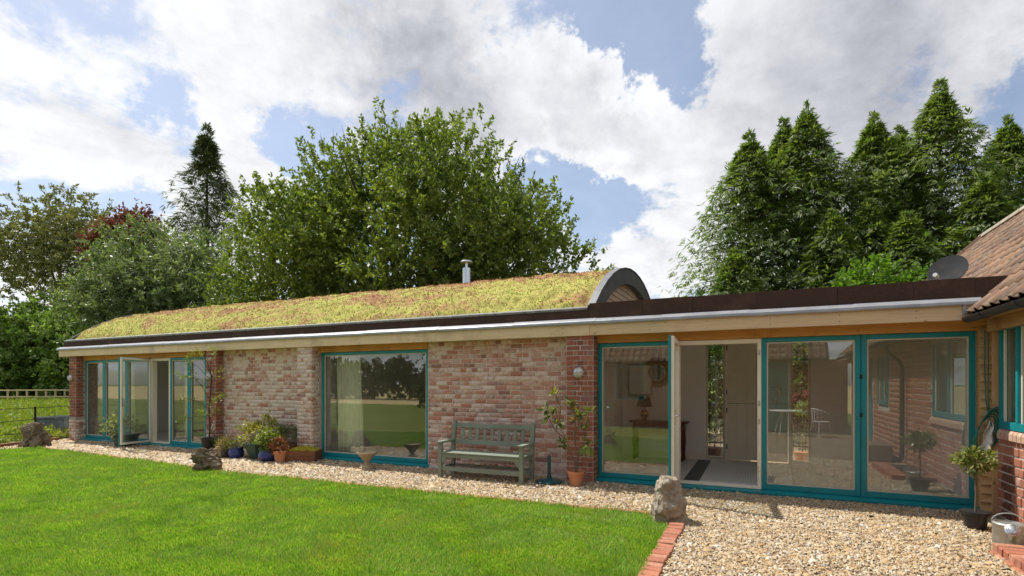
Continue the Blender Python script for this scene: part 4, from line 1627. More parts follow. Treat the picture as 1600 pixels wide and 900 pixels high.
def edge_brick(L, W, H, seed):
    rr = random.Random(seed)
    g = G()
    j = lambda: rr.uniform(-.004, .004)
    c = 0.007
    lo = [(-L / 2, -W / 2), (L / 2, -W / 2), (L / 2, W / 2), (-L / 2, W / 2)]
    vs = [(x + j(), y + j(), -H) for x, y in lo] + [(x + j(), y + j(), -c) for x, y in lo]
    vs += [(x * (1 - 2 * c / L) + j() * .5, y * (1 - 2 * c / W) + j() * .5, j() * .6) for x, y in lo]
    fs = [(0, 3, 2, 1), (8, 9, 10, 11)]
    for a in (0, 4):
        for i in range(4):
            k = (i + 1) % 4
            fs.append((a + i, a + k, a + 4 + k, a + 4 + i))
    return g.add(vs, fs)


eb = [edge_brick(.212, .10, .07, i).mesh('brick', M['brick_edge']) for i in range(5)]


def put_edge(parent, x, y, z, rz, k):
    ob = bpy.data.objects.new('brick', eb[k % 5])
    ob.location = (x, y, z + rng.uniform(-.006, .004))
    ob.rotation_euler = (rng.normal(0, .02), rng.normal(0, .02), rz + rng.normal(0, .02))
    return link(ob, parent)


pts = [Vector((x, y + 0.045)) for x, y in EDGE[1:]]
acc = 0.0
for i in range(len(pts) - 1):
    a, b = pts[i], pts[i + 1]
    L = (b - a).length
    n = max(1, round(L / .222))
    for k in range(n):
        p = a.lerp(b, (k + .5) / n)
        put_edge(ed, p.x, p.y, 0.022, math.atan2(b.y - a.y, b.x - a.x), i * 7 + k)
for k in range(34):
    put_edge(ed, -0.765 + 0.006 * math.sin(k), -2.16 - k * 0.112, 0.030, rng.normal(0, .03), k).scale = (0.72, 1, 1)

bd = thing('raised_bed_edge', 'raised double edge of orange bricks beside the watering can', 'edging', (2.05, -2.2, 0), world=True)
for k in range(14):
    put_edge(bd, 2.02, -1.86 - k * 0.112, 0.085, rng.normal(0, .03), k)
for k in range(14):
    put_edge(bd, 1.985, -1.89 - k * 0.112, 0.015, rng.normal(0, .02), k + 2)
for k in range(3):
    put_edge(bd, 2.19 + k * .105, -1.86, 0.085, R(90) + rng.normal(0, .03), k + 1)
so = G().box(2.13, 2.50, -3.4, -1.92, -0.01, 0.045).build('bed_soil', M['soil'], bd)

# ------------------------------------------------------------------ bench
bn = thing('garden_bench', 'sage green slatted wooden bench standing on gravel against the brick wall', 'bench', (-3.90, -0.50, 0))
HW = 0.715


def bar_obj(name, x0, x1, y0, y1, z0, z1, tilt=None):
    g = G().box(x0, x1, y0, y1, z0, z1, tilt)
    return g.build(name, M['bench'], bn, bevel=.004)


for s in (-1, 1):
    x0 = s * HW - .033
    bar_obj('leg', x0, x0 + .066, -.25, -.185, 0, .555)
    rl = G().add([(x0, .14, 0), (x0 + .066, .14, 0), (x0 + .066, .20, 0), (x0, .20, 0), (x0, .14, .42), (x0 + .066, .14, .42), (x0 + .066, .20, .42), (x0, .20, .42),
                  (x0, .215, .885), (x0 + .066, .215, .885), (x0 + .066, .265, .885), (x0, .265, .885)],
                 [(0, 3, 2, 1), (8, 9, 10, 11)] + [(a + i, a + (i + 1) % 4, a + 4 + (i + 1) % 4, a + 4 + i) for a in (0, 4) for i in range(4)])
    rl.build('leg', M['bench'], bn, bevel=.004)
    G().box(x0 - .012, x0 + .078, -.285, .165, .556, .585).build('armrest', M['bench'], bn, bevel=.007)
    bar_obj('side_rail', x0 + .012, x0 + .054, -.184, .139, .33, .395)
    bar_obj('stretcher', x0 + .015, x0 + .050, -.184, .139, .13, .175)
    br = G().prism([(s * (HW - .034), .33), (s * (HW - .034), .215), (s * (HW - .055), .25), (s * (HW - .085), .275), (s * (HW - .10), .305), (s * (HW - .145), .33)], 'Y', -.235, -.20)
    br.build('bracket', M['bench'], bn, bevel=.002)
bar_obj('seat_apron', -HW + .034, HW - .034, -.240, -.198, .332, .392)
bar_obj('stretcher', -HW + .034, HW - .034, -.235, -.20, .115, .185)
bar_obj('stretcher', -HW + .034, HW - .034, .155, .185, .13, .175)
for k in range(4):
    y0 = -.262 + k * .104
    bar_obj('seat_slat', -HW + (.034 if k == 0 else -.03), HW - (.034 if k == 0 else -.03), y0, y0 + .092, .393, .412)
tl = Matrix.Translation((0, .172, .42)) @ Matrix.Rotation(R(-9.5), 4, 'X') @ Matrix.Translation((0, -.172, -.42))
bar_obj('back_rail', -HW + .034, HW - .034, .150, .188, .775, .855, tl)
bar_obj('back_rail', -HW + .034, HW - .034, .150, .188, .50, .575, tl)
for k in range(9):
    x = -HW + .034 + (k + 1) * (2 * HW - .068) / 10
    bar_obj('back_slat', x - .028, x + .028, .160, .178, .576, .774, tl)

# parasol base
pb = thing('parasol_base', 'dark green domed parasol base with short upright tube beside the bench', 'parasol base', (-2.86, -0.42, 0.01))
G().lathe([(.215, 0), (.218, .014), (.20, .026), (.12, .036), (.06, .048), (.035, .065), (.034, .10)], 32).build('base_plate', M['dkgreen_plastic'], pb, smooth=True)
G().lathe([(.026, .09), (.026, .40), (.021, .40), (.021, .37)], 16).build('tube', M['dkgreen_plastic'], pb, smooth=True)

# stone urn
ur = G().lathe([(.125, 0), (.128, .035), (.105, .05), (.10, .075), (.052, .10), (.045, .125), (.06, .15), (.10, .20), (.15, .255), (.175, .285), (.178, .30), (.168, .302), (.15, .28), (.02, .262)], 32)
uo = ur.build('stone_urn', M['urn_stone'], None, smooth=True)
uo.location = (-6.25, -0.56, -0.005)
tag(uo, 'small pedestal stone urn on the gravel before the picture window', 'urn')


# ------------------------------------------------------------------ rough stones
def rock(name, label, loc, base, top, h, seed, mat, hollow=0.0, rz=0.0, lump=0.05):
    """four-sided rough stone: base/top half sizes, displaced"""
    bm = bmesh.new()
    bmesh.ops.create_cube(bm, size=2.0)
    bmesh.ops.subdivide_edges(bm, edges=bm.edges, cuts=44, use_grid_fill=True)
    off = Vector((seed * 7.3, seed * 3.1, seed * 1.7))
    for v in bm.verts:
        p = v.co.copy()
        # round the cube a little
        rr = p.normalized() * 1.18
        p = p.lerp(rr, 0.30)
        t = (p.z + 1) / 2
        sx = base[0] * (1 - t) + top[0] * t
        sy = base[1] * (1 - t) + top[1] * t
        q = Vector((p.x * sx, p.y * sy, t * h))
        nn = mnoise.fractal(q * 7 + off, 0.75, 2.1, 6)
        n2 = mnoise.noise(q * 4.2 + off) - .5 * abs(mnoise.noise(q * 11 + off))
        dirn = Vector((p.x, p.y, p.z * .6)).normalized()
        q += dirn * (nn * lump + n2 * lump * 1.5)
        if hollow and p.z > 0.5:
            rr_ = math.hypot(p.x - .2, p.y + .1)
            q.z -= hollow * math.exp(-(rr_ / .55) ** 2)
        v.co = q
    bmesh.ops.recalc_face_normals(bm, faces=bm.faces)
    me = bpy.data.meshes.new(name)
    bm.to_mesh(me)
    bm.free()
    me.polygons.foreach_set('use_smooth', [True] * len(me.polygons))
    me.materials.append(M[mat])
    o = bpy.data.objects.new(name, me)
    o.location = loc
    o.rotation_euler = (0, 0, rz)
    link(o)
    return tag(o, label, 'stone')


rock('saddle_stone', 'tapering weathered stone with a hollow top at the lawn corner', (-0.87, -1.92, -0.03), (.215, .20), (.095, .09), .52, 3, 'stone', .13, R(20), .035)
rock('rough_stone', 'lumpy brown rough stone on the edging near the tall black pot', (-8.72, -1.80, -0.03), (.235, .20), (.11, .10), .40, 8, 'stone_dark', 0, R(35), .085)
rock('rough_stone', 'broad rough block of stone at the far left lawn corner', (-15.62, -1.36, -0.03), (.25, .22), (.15, .13), .60, 5, 'stone_dark', 0, R(20), .075)


# ------------------------------------------------------------------ foliage
def sprays(O, V, Ls, k, L, W, droop=0.0, spread=0.9, upn=0.5, jit=0.25):
    n = len(O)
    Ls = np.asarray(Ls).reshape(-1, 1) * np.ones((n, 1))
    t = rng.uniform(0.1, 1.0, (n, k, 1))
    P = O[:, None] + V[:, None] * t * Ls[:, None]
    P[:, :, 2] -= (droop * Ls * (t[:, :, 0] ** 2))
    P = P.reshape(-1, 3)
    VV = np.repeat(V, k, 0)
    D = unit(VV * 0.55 + rvec(n * k) * spread)
    P = P + rvec(n * k) * jit * L
    N = unit(rvec(n * k) + np.array([0, 0, upn]))
    s = rng.uniform(0.65, 1.25, n * k)
    return leaf_arrays(P, D, N, L * s, W * s)


def blob_points(blobs, n, inner=0.55):
    """points through the outer shell of ellipsoids, with outward directions"""
    w = np.array([b[1][0] * b[1][1] + b[1][1] * b[1][2] + b[1][0] * b[1][2] for b in blobs])
    idx = rng.choice(len(blobs), n, p=w / w.sum())
    C = np.array([b[0] for b in blobs], float)[idx]
    Rr = np.array([b[1] for b in blobs], float)[idx]
    d = rvec(n)
    r = rng.uniform(inner, 1.0, n) ** 0.7
    return C + d * Rr * r[:, None], d


def lumps(c, r, n, size, seed, zmin=-0.5):
    """a crown as overlapping lumps over an ellipsoid"""
    q = np.random.default_rng(seed)
    out = []
    while len(out) < n:
        d = q.normal(size=3)
        d /= np.linalg.norm(d)
        if d[2] < zmin:
            continue
        k = q.uniform(0.55, 0.92)
        s = size * q.uniform(0.7, 1.3)
        out.append(((c[0] + d[0] * r[0] * k, c[1] + d[1] * r[1] * k, c[2] + d[2] * r[2] * k), (s, s, s * .85)))
    return out


def limbs(g, base, ends, r0, bend=0.15, seed=1, n=7):
    q = random.Random(seed)
    for e in ends:
        b = Vector(base) + Vector((q.uniform(-.2, .2), q.uniform(-.2, .2), 0))
        e = Vector(e)
        L = (e - b).length
        pts = []
        for i in range(n + 1):
            t = i / n
            p = b.lerp(e, t)
            p.z += L * bend * math.sin(math.pi * t) * .5
            p += Vector((q.uniform(-1, 1), q.uniform(-1, 1), q.uniform(-.5, .5))) * L * .022
            pts.append(p)
        g.tube(pts, [r0 * (1 - .85 * i / n) for i in range(n + 1)], 7)
        # forks
        for _ in range(2):
            i = q.randrange(2, n)
            p0 = pts[i]
            dr_ = (pts[i] - pts[i - 1]).normalized() + Vector((q.uniform(-.8, .8), q.uniform(-.8, .8), q.uniform(0, .6)))
            p1 = p0 + dr_.normalized() * L * q.uniform(.25, .4)
            g.tube([p0, p0.lerp(p1, .5) + Vector((0, 0, L * .02)), p1], [r0 * .4, r0 * .25, r0 * .06], 5)


def broad_tree(name, label, cat, loc, blobs, nspray, per, Ls, L, W, mat, trunk_ends, trunk_r, bark='bark', droop=0.0, up=0.5, group=None, inner=0.55, bend=0.15, spread=.9, trunk_base=None):
    tr = thing(name, label, cat, loc, group=group)
    g = G()
    limbs(g, trunk_base or (0, 0, 0), trunk_ends, trunk_r, bend, int(abs(loc[0] * 10)) + 1)
    g.build('trunk', M[bark], tr, smooth=True)
    O, d = blob_points(blobs, nspray, inner)
    V = unit(d * 0.8 + rvec(nspray) * 0.55 + np.array([0, 0, up]))
    k = O[:, 2] > 0.05
    Vx, F = sprays(O[k], V[k], rng.uniform(.6, 1.3, k.sum()) * Ls, per, L, W, droop, spread)
    fast_obj('crown', Vx, F, mat, tr)
    return tr


LM = {}
LM['sallow'] = leafmat('sallow_leaves', [(0.052, 0.080, 0.020), (0.115, 0.162, 0.034), (0.175, 0.22, 0.045), (0.26, 0.30, 0.075)], .42, .5)
LM['olive'] = leafmat('olive_leaves', [(0.075, 0.085, 0.03), (0.14, 0.15, 0.055), (0.20, 0.20, 0.075), (0.27, 0.25, 0.11)], .3, .5)
LM['copper'] = leafmat('copper_leaves', [(0.075, 0.036, 0.022), (0.135, 0.064, 0.036), (0.18, 0.095, 0.052)], .4, .5, (1.4, .7, .5))
LM['greywillow'] = leafmat('grey_willow_leaves', [(0.07, 0.105, 0.045), (0.13, 0.175, 0.08), (0.19, 0.235, 0.12), (0.28, 0.315, 0.19)], .36, .45)
LM['laurel'] = leafmat('bramble_leaves', [(0.05, 0.10, 0.022), (0.12, 0.20, 0.04), (0.21, 0.30, 0.075), (0.36, 0.42, 0.20)], .42, .40)
LM['fir'] = leafmat('fir_needles', [(0.040, 0.060, 0.028), (0.085, 0.11, 0.05), (0.125, 0.15, 0.07)], .3, .6)
LM['cypress'] = leafmat('cypress_sprays', [(0.042, 0.074, 0.022), (0.10, 0.15, 0.04), (0.165, 0.215, 0.06), (0.25, 0.295, 0.095)], .42, .55)
LM['bright'] = leafmat('bright_green_leaves', [(0.07, 0.14, 0.018), (0.12, 0.22, 0.025), (0.19, 0.30, 0.04)], .4, .42)
LM['hedge'] = leafmat('hedge_leaves', [(0.02, 0.04, 0.012), (0.045, 0.075, 0.02), (0.07, 0.10, 0.03)], .2, .5)
LM['variegated'] = leafmat('variegated_leaves', [(0.10, 0.16, 0.03), (0.30, 0.32, 0.05), (0.52, 0.46, 0.10), (0.62, 0.52, 0.16)], .3, .45, (1.2, 1.2, .6))
LM['yellowgreen'] = leafmat('yellow_green_leaves', [(0.12, 0.18, 0.03), (0.22, 0.27, 0.04), (0.34, 0.35, 0.08)], .35, .45)
LM['palecream'] = leafmat('cream_edged_leaves', [(0.16, 0.20, 0.07), (0.34, 0.36, 0.18), (0.55, 0.52, 0.33)], .3, .5)
LM['bay'] = leafmat('bay_leaves', [(0.045, 0.085, 0.018), (0.11, 0.16, 0.03), (0.24, 0.27, 0.08), (0.40, 0.36, 0.16)], .25, .32)
LM['magnolia'] = leafmat('evergreen_magnolia_leaves', [(0.04, 0.085, 0.02), (0.10, 0.16, 0.03), (0.26, 0.29, 0.05), (0.42, 0.40, 0.08)], .3, .3)
LM['heather'] = leafmat('fine_green_shoots', [(0.05, 0.085, 0.02), (0.09, 0.14, 0.03), (0.14, 0.20, 0.04)], .25, .6)
LM['redleaf'] = leafmat('red_green_rosettes', [(0.22, 0.07, 0.035), (0.30, 0.12, 0.05), (0.18, 0.16, 0.05)], .25, .5, (1.3, .9, .6))
LM['sedumyellow'] = leafmat('yellow_stonecrop', [(0.52, 0.48, 0.04), (0.66, 0.58, 0.06), (0.56, 0.54, 0.08)], .2, .6)
LM['dry'] = leafmat('dry_grass_leaves', [(0.26, 0.19, 0.08), (0.40, 0.31, 0.15), (0.30, 0.28, 0.10)], .25, .7)
LM['weeds'] = leafmat('meadow_weeds', [(0.10, 0.16, 0.02), (0.19, 0.26, 0.03), (0.28, 0.33, 0.05), (0.42, 0.38, 0.14)], .35, .55)
LM['pink'] = leafmat('pink_hydrangea_heads', [(0.35, 0.10, 0.13), (0.48, 0.17, 0.20)], .3, .6)

# the big many-stemmed sallow behind the roof
c0 = (-11.4, 7.4)
bl = [((0.0, 0, 5.9), (5.6, 3.4, 3.9)), ((0.0, 0, 5.9), (5.6, 3.4, 3.9))]
bl += lumps((0, 0, 5.8), (6.3, 3.9, 4.9), 120, 1.05, 21, -.75)
bl += [((-7.6, -.8, 4.6), (1.5, 1.4, 1.6)), ((-7.2, -.5, 6.0), (1.3, 1.3, 1.4)), ((-6.5, -.4, 6.9), (1.3, 1.3, 1.5)), ((-5.6, -.3, 7.9), (1.2, 1.2, 1.4)), ((-6.9, -.8, 5.0), (1.5, 1.5, 1.7)), ((-6.9, -1.0, 3.8), (1.6, 1.5, 1.6)), ((-5.6, -.6, 3.6), (1.6, 1.6, 1.7)), ((-6.4, -1.2, 2.6), (1.5, 1.4, 1.5)), ((5.6, 0, 4.1), (1.3, 1.3, 1.3)), ((6.3, .2, 5.0), (.9, .9, 1.2)), ((-4.5, -1, 2.4), (1.8, 1.5, 1.4))]
ends = [(5.0 * math.cos(a) * k, 2.3 * math.sin(a) * k - .3, 5.2 + 2.2 * math.sin(3 * a)) for a, k in ((0.1, .95), (.5, .7), (1.0, .8), (1.7, .6), (2.4, .8), (3.0, .95), (3.5, .8), (4.2, .9), (4.9, .7), (5.5, .8), (6.0, .75), (3.2, .5), (5.2, .35), (0.3, .45), (4.6, .5))]
sal = broad_tree('sallow_tree', 'big bright green many-stemmed broadleaf tree rising behind the middle of the sedum roof', 'tree', (c0[0], c0[1], 0),
                 bl, 9200, 20, .46, .148, .074, LM['sallow'], ends, .13, 'bark_dark', 0, .5, bend=.05, inner=.35)
# upright leading shoots along its outline
q = np.random.default_rng(5)
yy_ = q.uniform(-2.4, 2.2, 190)
fy_ = np.sqrt(1 - (yy_ / 4.2) ** 2)
th = q.uniform(-.15, math.pi + .15, 190)
O = np.stack([6.2 * np.cos(th) * q.uniform(.76, .95, 190) * fy_, yy_, 5.6 + 4.9 * np.sin(th) * q.uniform(.74, .94, 190) * fy_], 1)
V = unit(np.stack([np.cos(th) * .5, q.normal(0, .2, 190), np.full(190, 1.0)], 1) + q.normal(0, .16, (190, 3)))
Vx, F = sprays(O, V, q.uniform(.35, .7, 190), 22, .13, .062, 0, .75, jit=.1)
fast_obj('leading_shoots', Vx, F, LM['sallow'], sal)['kind'] = 'stuff'
tw = G()
for i in range(190):
    tw.tube([O[i], O[i] + V[i] * .75], [.014, .004], 4)
tw.build('twigs', M['bark_dark'], sal)['kind'] = 'stuff'

# spreading olive-green tree far left, with a copper beech behind its right side
def place(px_dir, dist):
    """ground point at a bearing (degrees right of the view axis) and a depth"""
    a = R(px_dir - 25.0)
    dist = dist / math.cos(R(px_dir))
    return math.sin(a) * dist, math.cos(a) * dist - 7.89


x, y = place(-40.2, 56)
bl = lumps((0, 0, 13.0), (9.6, 7.5, 8.0), 60, 2.2, 33, -.45) + [((0, 0, 15.8), (6.5, 5.5, 3.6))] + [((-7, -1, 6.3), (2.4, 2, 1.4)), ((-4, -2, 4.8), (2.6, 2, 1.3)), ((3.2, -2, 5.2), (2.3, 2, 1.4)), ((6.3, -1, 8), (2, 2, 1.6))]
broad_tree('spreading_tree', 'wide open-crowned olive green tree at far left with dark spreading limbs', 'tree', (x, y, 0), bl, 2300, 20, 1.3, .34, .16, LM['olive'],
           [(-7, -1, 7.5), (-5, 1, 12), (-1.5, 0, 15), (2, 1, 14.5), (6, 0, 11), (7, -1, 7.6), (-8, -2, 9.5), (3.5, -2, 9), (-3, -2, 6.2)], .36, 'bark_dark', .35, .1, bend=.1, trunk_base=(0.6, 0, 0))
x, y = place(-35.7, 49)
broad_tree('copper_beech', 'copper red beech tree showing between the olive and the grey-green trees', 'tree', (x, y, 0), lumps((0, 0, 13.7), (2.5, 2.4, 3.6), 20, 1.1, 35) + [((0, 0, 13.4), (2.0, 1.9, 3.0))], 1200, 20, 1.2, .36, .18, LM['copper'],
           [(-1, 0, 13), (1, 0, 14), (0, 1, 16)], .3, 'bark_dark', .1, .3)
x, y = place(-33.4, 25)
bl = lumps((0.3, 0, 4.9), (3.4, 2.8, 4.1), 40, 1.1, 41, -.7) + [((0.3, 0, 4.5), (2.6, 2.2, 3.4))]
broad_tree('grey_green_tree', 'bushy grey-green tree left of the big tree above the roof end', 'tree', (x, y, 0), bl, 3000, 22, .8, .22, .075, LM['greywillow'],
           [(-2, 0, 6), (2, 0, 6.5), (0, 0, 8), (-3, 0, 4), (3, 0, 4)], .2, 'bark_dark', .12, .35)
for px, dist, rad, hgt, lab in ((-44.0, 46, 4.0, 7.4, 'dense bramble and laurel shrub at the left edge behind the rail fence'), (-41.0, 48, 4.6, 9.6, 'tall dark shrub behind the rail fence left of the brick end pier'), (-38.8, 45.5, 3.6, 8.0, 'leafy shrub touching the left end of the sedum roof'), (-45.4, 50, 4.4, 8.6, 'dark rounded shrub at the far left edge of the view'), (-36.4, 44, 3.4, 8.8, 'green shrub peeping above the low left corner of the roof')):
    x, y = place(px, dist)
    bl = lumps((0, 0, hgt * .48), (rad, rad * .8, hgt * .5), 22, 1.25, int(dist * 3 + px), -.9) + [((0, 0, hgt * .45), (rad * .75, rad * .6, hgt * .42))]
    broad_tree('large_shrub', lab, 'shrub', (x, y, 0), bl, 1500, 18, .8, .32, .19, LM['laurel'], [(-1, 0, hgt * .6), (1, 0, hgt * .6), (0, .5, hgt * .7)], .08, 'bark_dark', .1, .35)
    

def conifer(name, label, loc, h, r, nb, mat, needle=(.26, .040), droop=.30, seed=1, group=None, tufts=24, fan=4, thick=.25):
    """trunk with many boughs; every bough is a plume of short sprays that droops at its tip"""
    q = np.random.default_rng(seed)
    tr = thing(name, label, 'tree', loc, group=group)
    g = G()
    g.tube([(0, 0, 0), (.05, 0, h * .5), (0, 0.03, h * .8), (0, 0, h)], [.17 * h / 10, .09 * h / 10, .035 * h / 10, .008], 8)
    t = (np.arange(nb) + q.random(nb)) / nb
    t = t ** 0.85
    prof = np.minimum((1 - t) ** 0.66, (1 - t) * 1.7)
    az = np.arange(nb) * 2.399 + q.normal(0, .5, nb)
    Rr = r * prof * q.uniform(.62, 1.12, nb) + .14
    Rr *= np.where(q.random(nb) < .1, 1.22, 1.0)
    z0 = h * (0.015 + .94 * t)
    out = np.stack([np.cos(az), np.sin(az), np.zeros(nb)], 1)
    side = np.stack([-np.sin(az), np.cos(az), np.zeros(nb)], 1)
    rise = q.uniform(.12, .55, nb)
    n = nb * tufts
    s = q.uniform(.04, 1.0, (nb, tufts)) ** .85
    zz = z0[:, None] + Rr[:, None] * (rise[:, None] * s - (rise[:, None] * .75 + droop) * s ** 2.6)
    w = (thick * Rr[:, None] + .05) * (1.15 - s * .85)
    P = out[:, None] * (Rr[:, None] * s)[..., None] + side[:, None] * (q.normal(0, 1, (nb, tufts)) * w)[..., None]
    P[..., 2] = zz + q.normal(0, 1, (nb, tufts)) * w * .55
    D = unit(out[:, None] * .9 + q.normal(0, .42, (nb, tufts, 3)) + np.stack([np.zeros_like(s), np.zeros_like(s), rise[:, None] * .6 - 1.25 * s ** 2], 2))
    P, D = P.reshape(-1, 3), D.reshape(-1, 3)
    Pr, Dr = np.repeat(P, fan, 0), np.repeat(D, fan, 0)
    sd = unit(np.cross(Dr, np.tile([0, 0, 1.0], (n * fan, 1))))
    f = np.tile(np.linspace(-1, 1, fan), n) + q.normal(0, .2, n * fan)
    Dl = unit(Dr + sd * f[:, None] * .7 + rvec(n * fan) * .15)
    Pp = Pr + Dr * (1 - np.abs(f))[:, None] * needle[0] * .45
    N = unit(np.cross(sd, Dl) + rvec(n * fan) * .35)
    k = q.uniform(.65, 1.2, n * fan)
    V, F = leaf_arrays(Pp, Dl, N, needle[0] * k, needle[1] * k, .08)
    # spire and small upper twigs
    m = 54
    zt = h * (1 - .13 * q.random(m))
    a2 = q.uniform(0, 6.28, m)
    l2 = (h - zt) * .40 + .04
    O2 = np.stack([np.cos(a2) * .02, np.sin(a2) * .02, zt], 1)
    D2 = unit(np.stack([np.cos(a2), np.sin(a2), np.full(m, .55)], 1))
    V2, F2 = sprays(O2, D2, l2, 12, needle[0] * .7, needle[1] * .9, .35, .55)
    fast_obj('crown', np.concatenate([V, V2]), np.concatenate([F, F2 + len(V)]), mat, tr)
    bg = G()
    for i in range(0, nb, 3):
        pts = [Vector(out[i] * Rr[i] * u) + Vector((0, 0, z0[i] + Rr[i] * (rise[i] * u - (rise[i] * .75 + droop) * u ** 2.6))) for u in (0, .35, .7)]
        bg.tube(pts, [.03, .02, .008], 4, False)
    bg.build('bough', M['bark_dark'], tr)['kind'] = 'stuff'
    g.build('trunk', M['bark_dark'], tr, smooth=True)
    return tr


x, y = place(-30.2, 40)
conifer('fir_tree', 'dark ragged fir tip behind the left shoulder of the big broadleaf tree', (x, y, 0), 21.2, 6.2, 210, LM['fir'], (.50, .085), .38, 4)
for i, (ang, dist, h, r, lab) in enumerate((
        (24.3, 21.8, 12.0, 3.5, 'leftmost tall cypress of the row behind the flat roof'),
        (27.4, 22.6, 12.9, 3.3, 'slim-topped cypress just left of the tallest one in the left group'),
        (29.3, 21.6, 13.0, 3.6, 'tall pointed cypress in the left group behind the parapet'),
        (34.6, 21.5, 12.6, 3.4, 'cypress right of the gap in the middle of the row'),
        (36.5, 22.5, 12.5, 3.0, 'shorter cypress tucked between two taller ones'),
        (39.2, 20.5, 13.3, 3.7, 'tallest cypress of the row above the satellite dish'),
        (43.4, 20.5, 11.9, 3.4, 'rightmost cypress behind the pantile ridge'))):
    x, y = place(ang, dist)
    conifer('cypress_tree', lab, (x, y, 0), h, r * 1.5, 370, LM['cypress'], (.26, .058), .30, 50 + i, 'row of cypress trees behind the flat roof')
for ang, dist, h, r, lab in ((23.0, 19.0, 6.3, 2.2, 'low bushy cypress skirt at the left foot of the row'), (31.4, 18.6, 7.6, 2.4, 'bushy lower cypress in front of the left group'), (34.2, 19.2, 8.2, 2.4, 'bushy lower cypress filling the gap in the middle of the row'), (42.0, 17.8, 8.6, 2.4, 'bushy lower cypress close behind the pantile roof slope'), (37.0, 18.0, 7.4, 2.4, 'bushy lower cypress behind the bright green shrub')):
    x, y = place(ang, dist)
    conifer('cypress_tree', lab, (x, y, 0), h, r * 1.2, 210, LM['cypress'], (.26, .058), .3, int(ang * 3), 'row of cypress trees behind the flat roof')
x, y = place(36.6, 15.6)
bl = lumps((0, 0, 2.9), (2.7, 1.3, 2.1), 26, .6, 61, -.8) + [((0, 0, 2.4), (2.2, 1.0, 1.8)), ((1.8, 0, 3.6), (.8, .8, .9))]
broad_tree('bright_shrub', 'bright lime green leafy shrub behind the parapet beside the satellite dish', 'shrub', (x, y, 0), bl, 1500, 18, .5, .15, .085, LM['bright'], [(-1, 0, 3), (1, 0, 3.4), (0, 0, 3.5)], .06, 'bark', .05, .6)

# ---- meadow, fences, tank at left
def meadow():
    n = 60000
    d = 12.5 + 31 * rng.random(n) ** 1.6
    a = rng.uniform(-47.5, -38.6, n)
    d = d / np.cos(np.radians(a))
    x = np.sin(np.radians(a - 25)) * d
    y = np.cos(np.radians(a - 25)) * d - 7.89
    # beyond the iron fence line only
    k = (x + 17.0) * 0.906 + (y - 0.2) * 0.4226 < -0.25
    x, y, d = x[k], y[k], d[k]
    n = len(x)
    t = smooth_noise(x, y, .5, 2) * .6 + smooth_noise(x, y, 1.6, 3) * .4
    h = (0.14 + .62 * t * np.clip((d - 12) / 10, .35, 1)) * rng.uniform(.5, 1.3, n)
    O = np.stack([x, y, np.full(n, -.06)], 1)
    D = unit(rvec(n) * .45 + np.array([0, 0, 1.0]))
    leafy = rng.random(n) < .55
    P = O + D * (h * rng.uniform(.2, .9, n) * leafy)[:, None]
    D2 = np.where(leafy[:, None], unit(rvec(n) + np.array([0, 0, .3])), D)
    L = np.where(leafy, rng.uniform(.07, .15, n), h)
    W = np.where(leafy, L * .55, .016 * np.maximum(1, d / 14))
    V, F = leaf_arrays(P, D2, rvec(n), L, W)
    o = fast_obj('meadow_plants', V, F, LM['weeds'])
    o['kind'] = 'stuff'
    tag(o, 'rough yellow-green meadow weeds and grasses beyond the iron fence', 'meadow')


meadow()
fd = (0.4226, -0.906)
fe = thing('iron_fence', 'low black iron estate fence with four thin rails left of the end pier', 'fence', (-17.1, 0.1, 0), world=True)
for z, r_ in ((.90, .008), (.60, .008), (.285, .008), (.03, .008)):
    wob = [(-17.0 + fd[0] * s - .05, 0.1 + fd[1] * s, z + .006 * math.sin(s * 2.3 + z * 9)) for s in np.linspace(-.1, 7.5, 20)]
    G().tube(wob, r_, 6).build('rail', M['iron'], fe)
for s in (0.02, 1.15, 2.75, 4.3, 5.9, 7.4):
    G().box(-17.06 + fd[0] * s - .012, -17.06 + fd[0] * s + .012, .1 + fd[1] * s - .02, .1 + fd[1] * s + .02, -.05, .93 if s > .1 else .34).build('post', M['iron'], fe)
kb = thing('sleeper_kerb', 'row of old brown brick and timber kerb under the iron fence', 'kerb', (-16.6, -.3, 0), world=True)
for i in range(9):
    s = .35 + i * .62
    p = Vector((-17.02 + fd[0] * s, -.05 + fd[1] * s, .02))
    g = G().bar(p, p + Vector((fd[0] * .58, fd[1] * .58, rng.uniform(-.01, .01))), .14, .12)
    g.build('kerb_block', M['trough_wood'], kb, bevel=.01)

tk = thing('metal_tank', 'grey rectangular metal water tank behind the iron fence against the end pier', 'tank', (-18.05, .28, 0), R(22))
G().box(-.42, .42, -.36, -.33, 0, .56).box(-.42, .42, .33, .36, 0, .56).box(-.42, -.39, -.33, .33, 0, .56).box(.39, .42, -.33, .33, 0, .56).box(-.39, .39, -.33, .33, .02, .2).build('tank_body', M['tank'], tk, bevel=.006)
G().box(-.45, .45, -.39, -.362, .52, .575).box(-.45, .45, .362, .39, .52, .575).box(-.45, -.422, -.36, .36, .521, .574).box(.422, .45, -.36, .36, .521, .574).build('rim', M['tank'], tk)

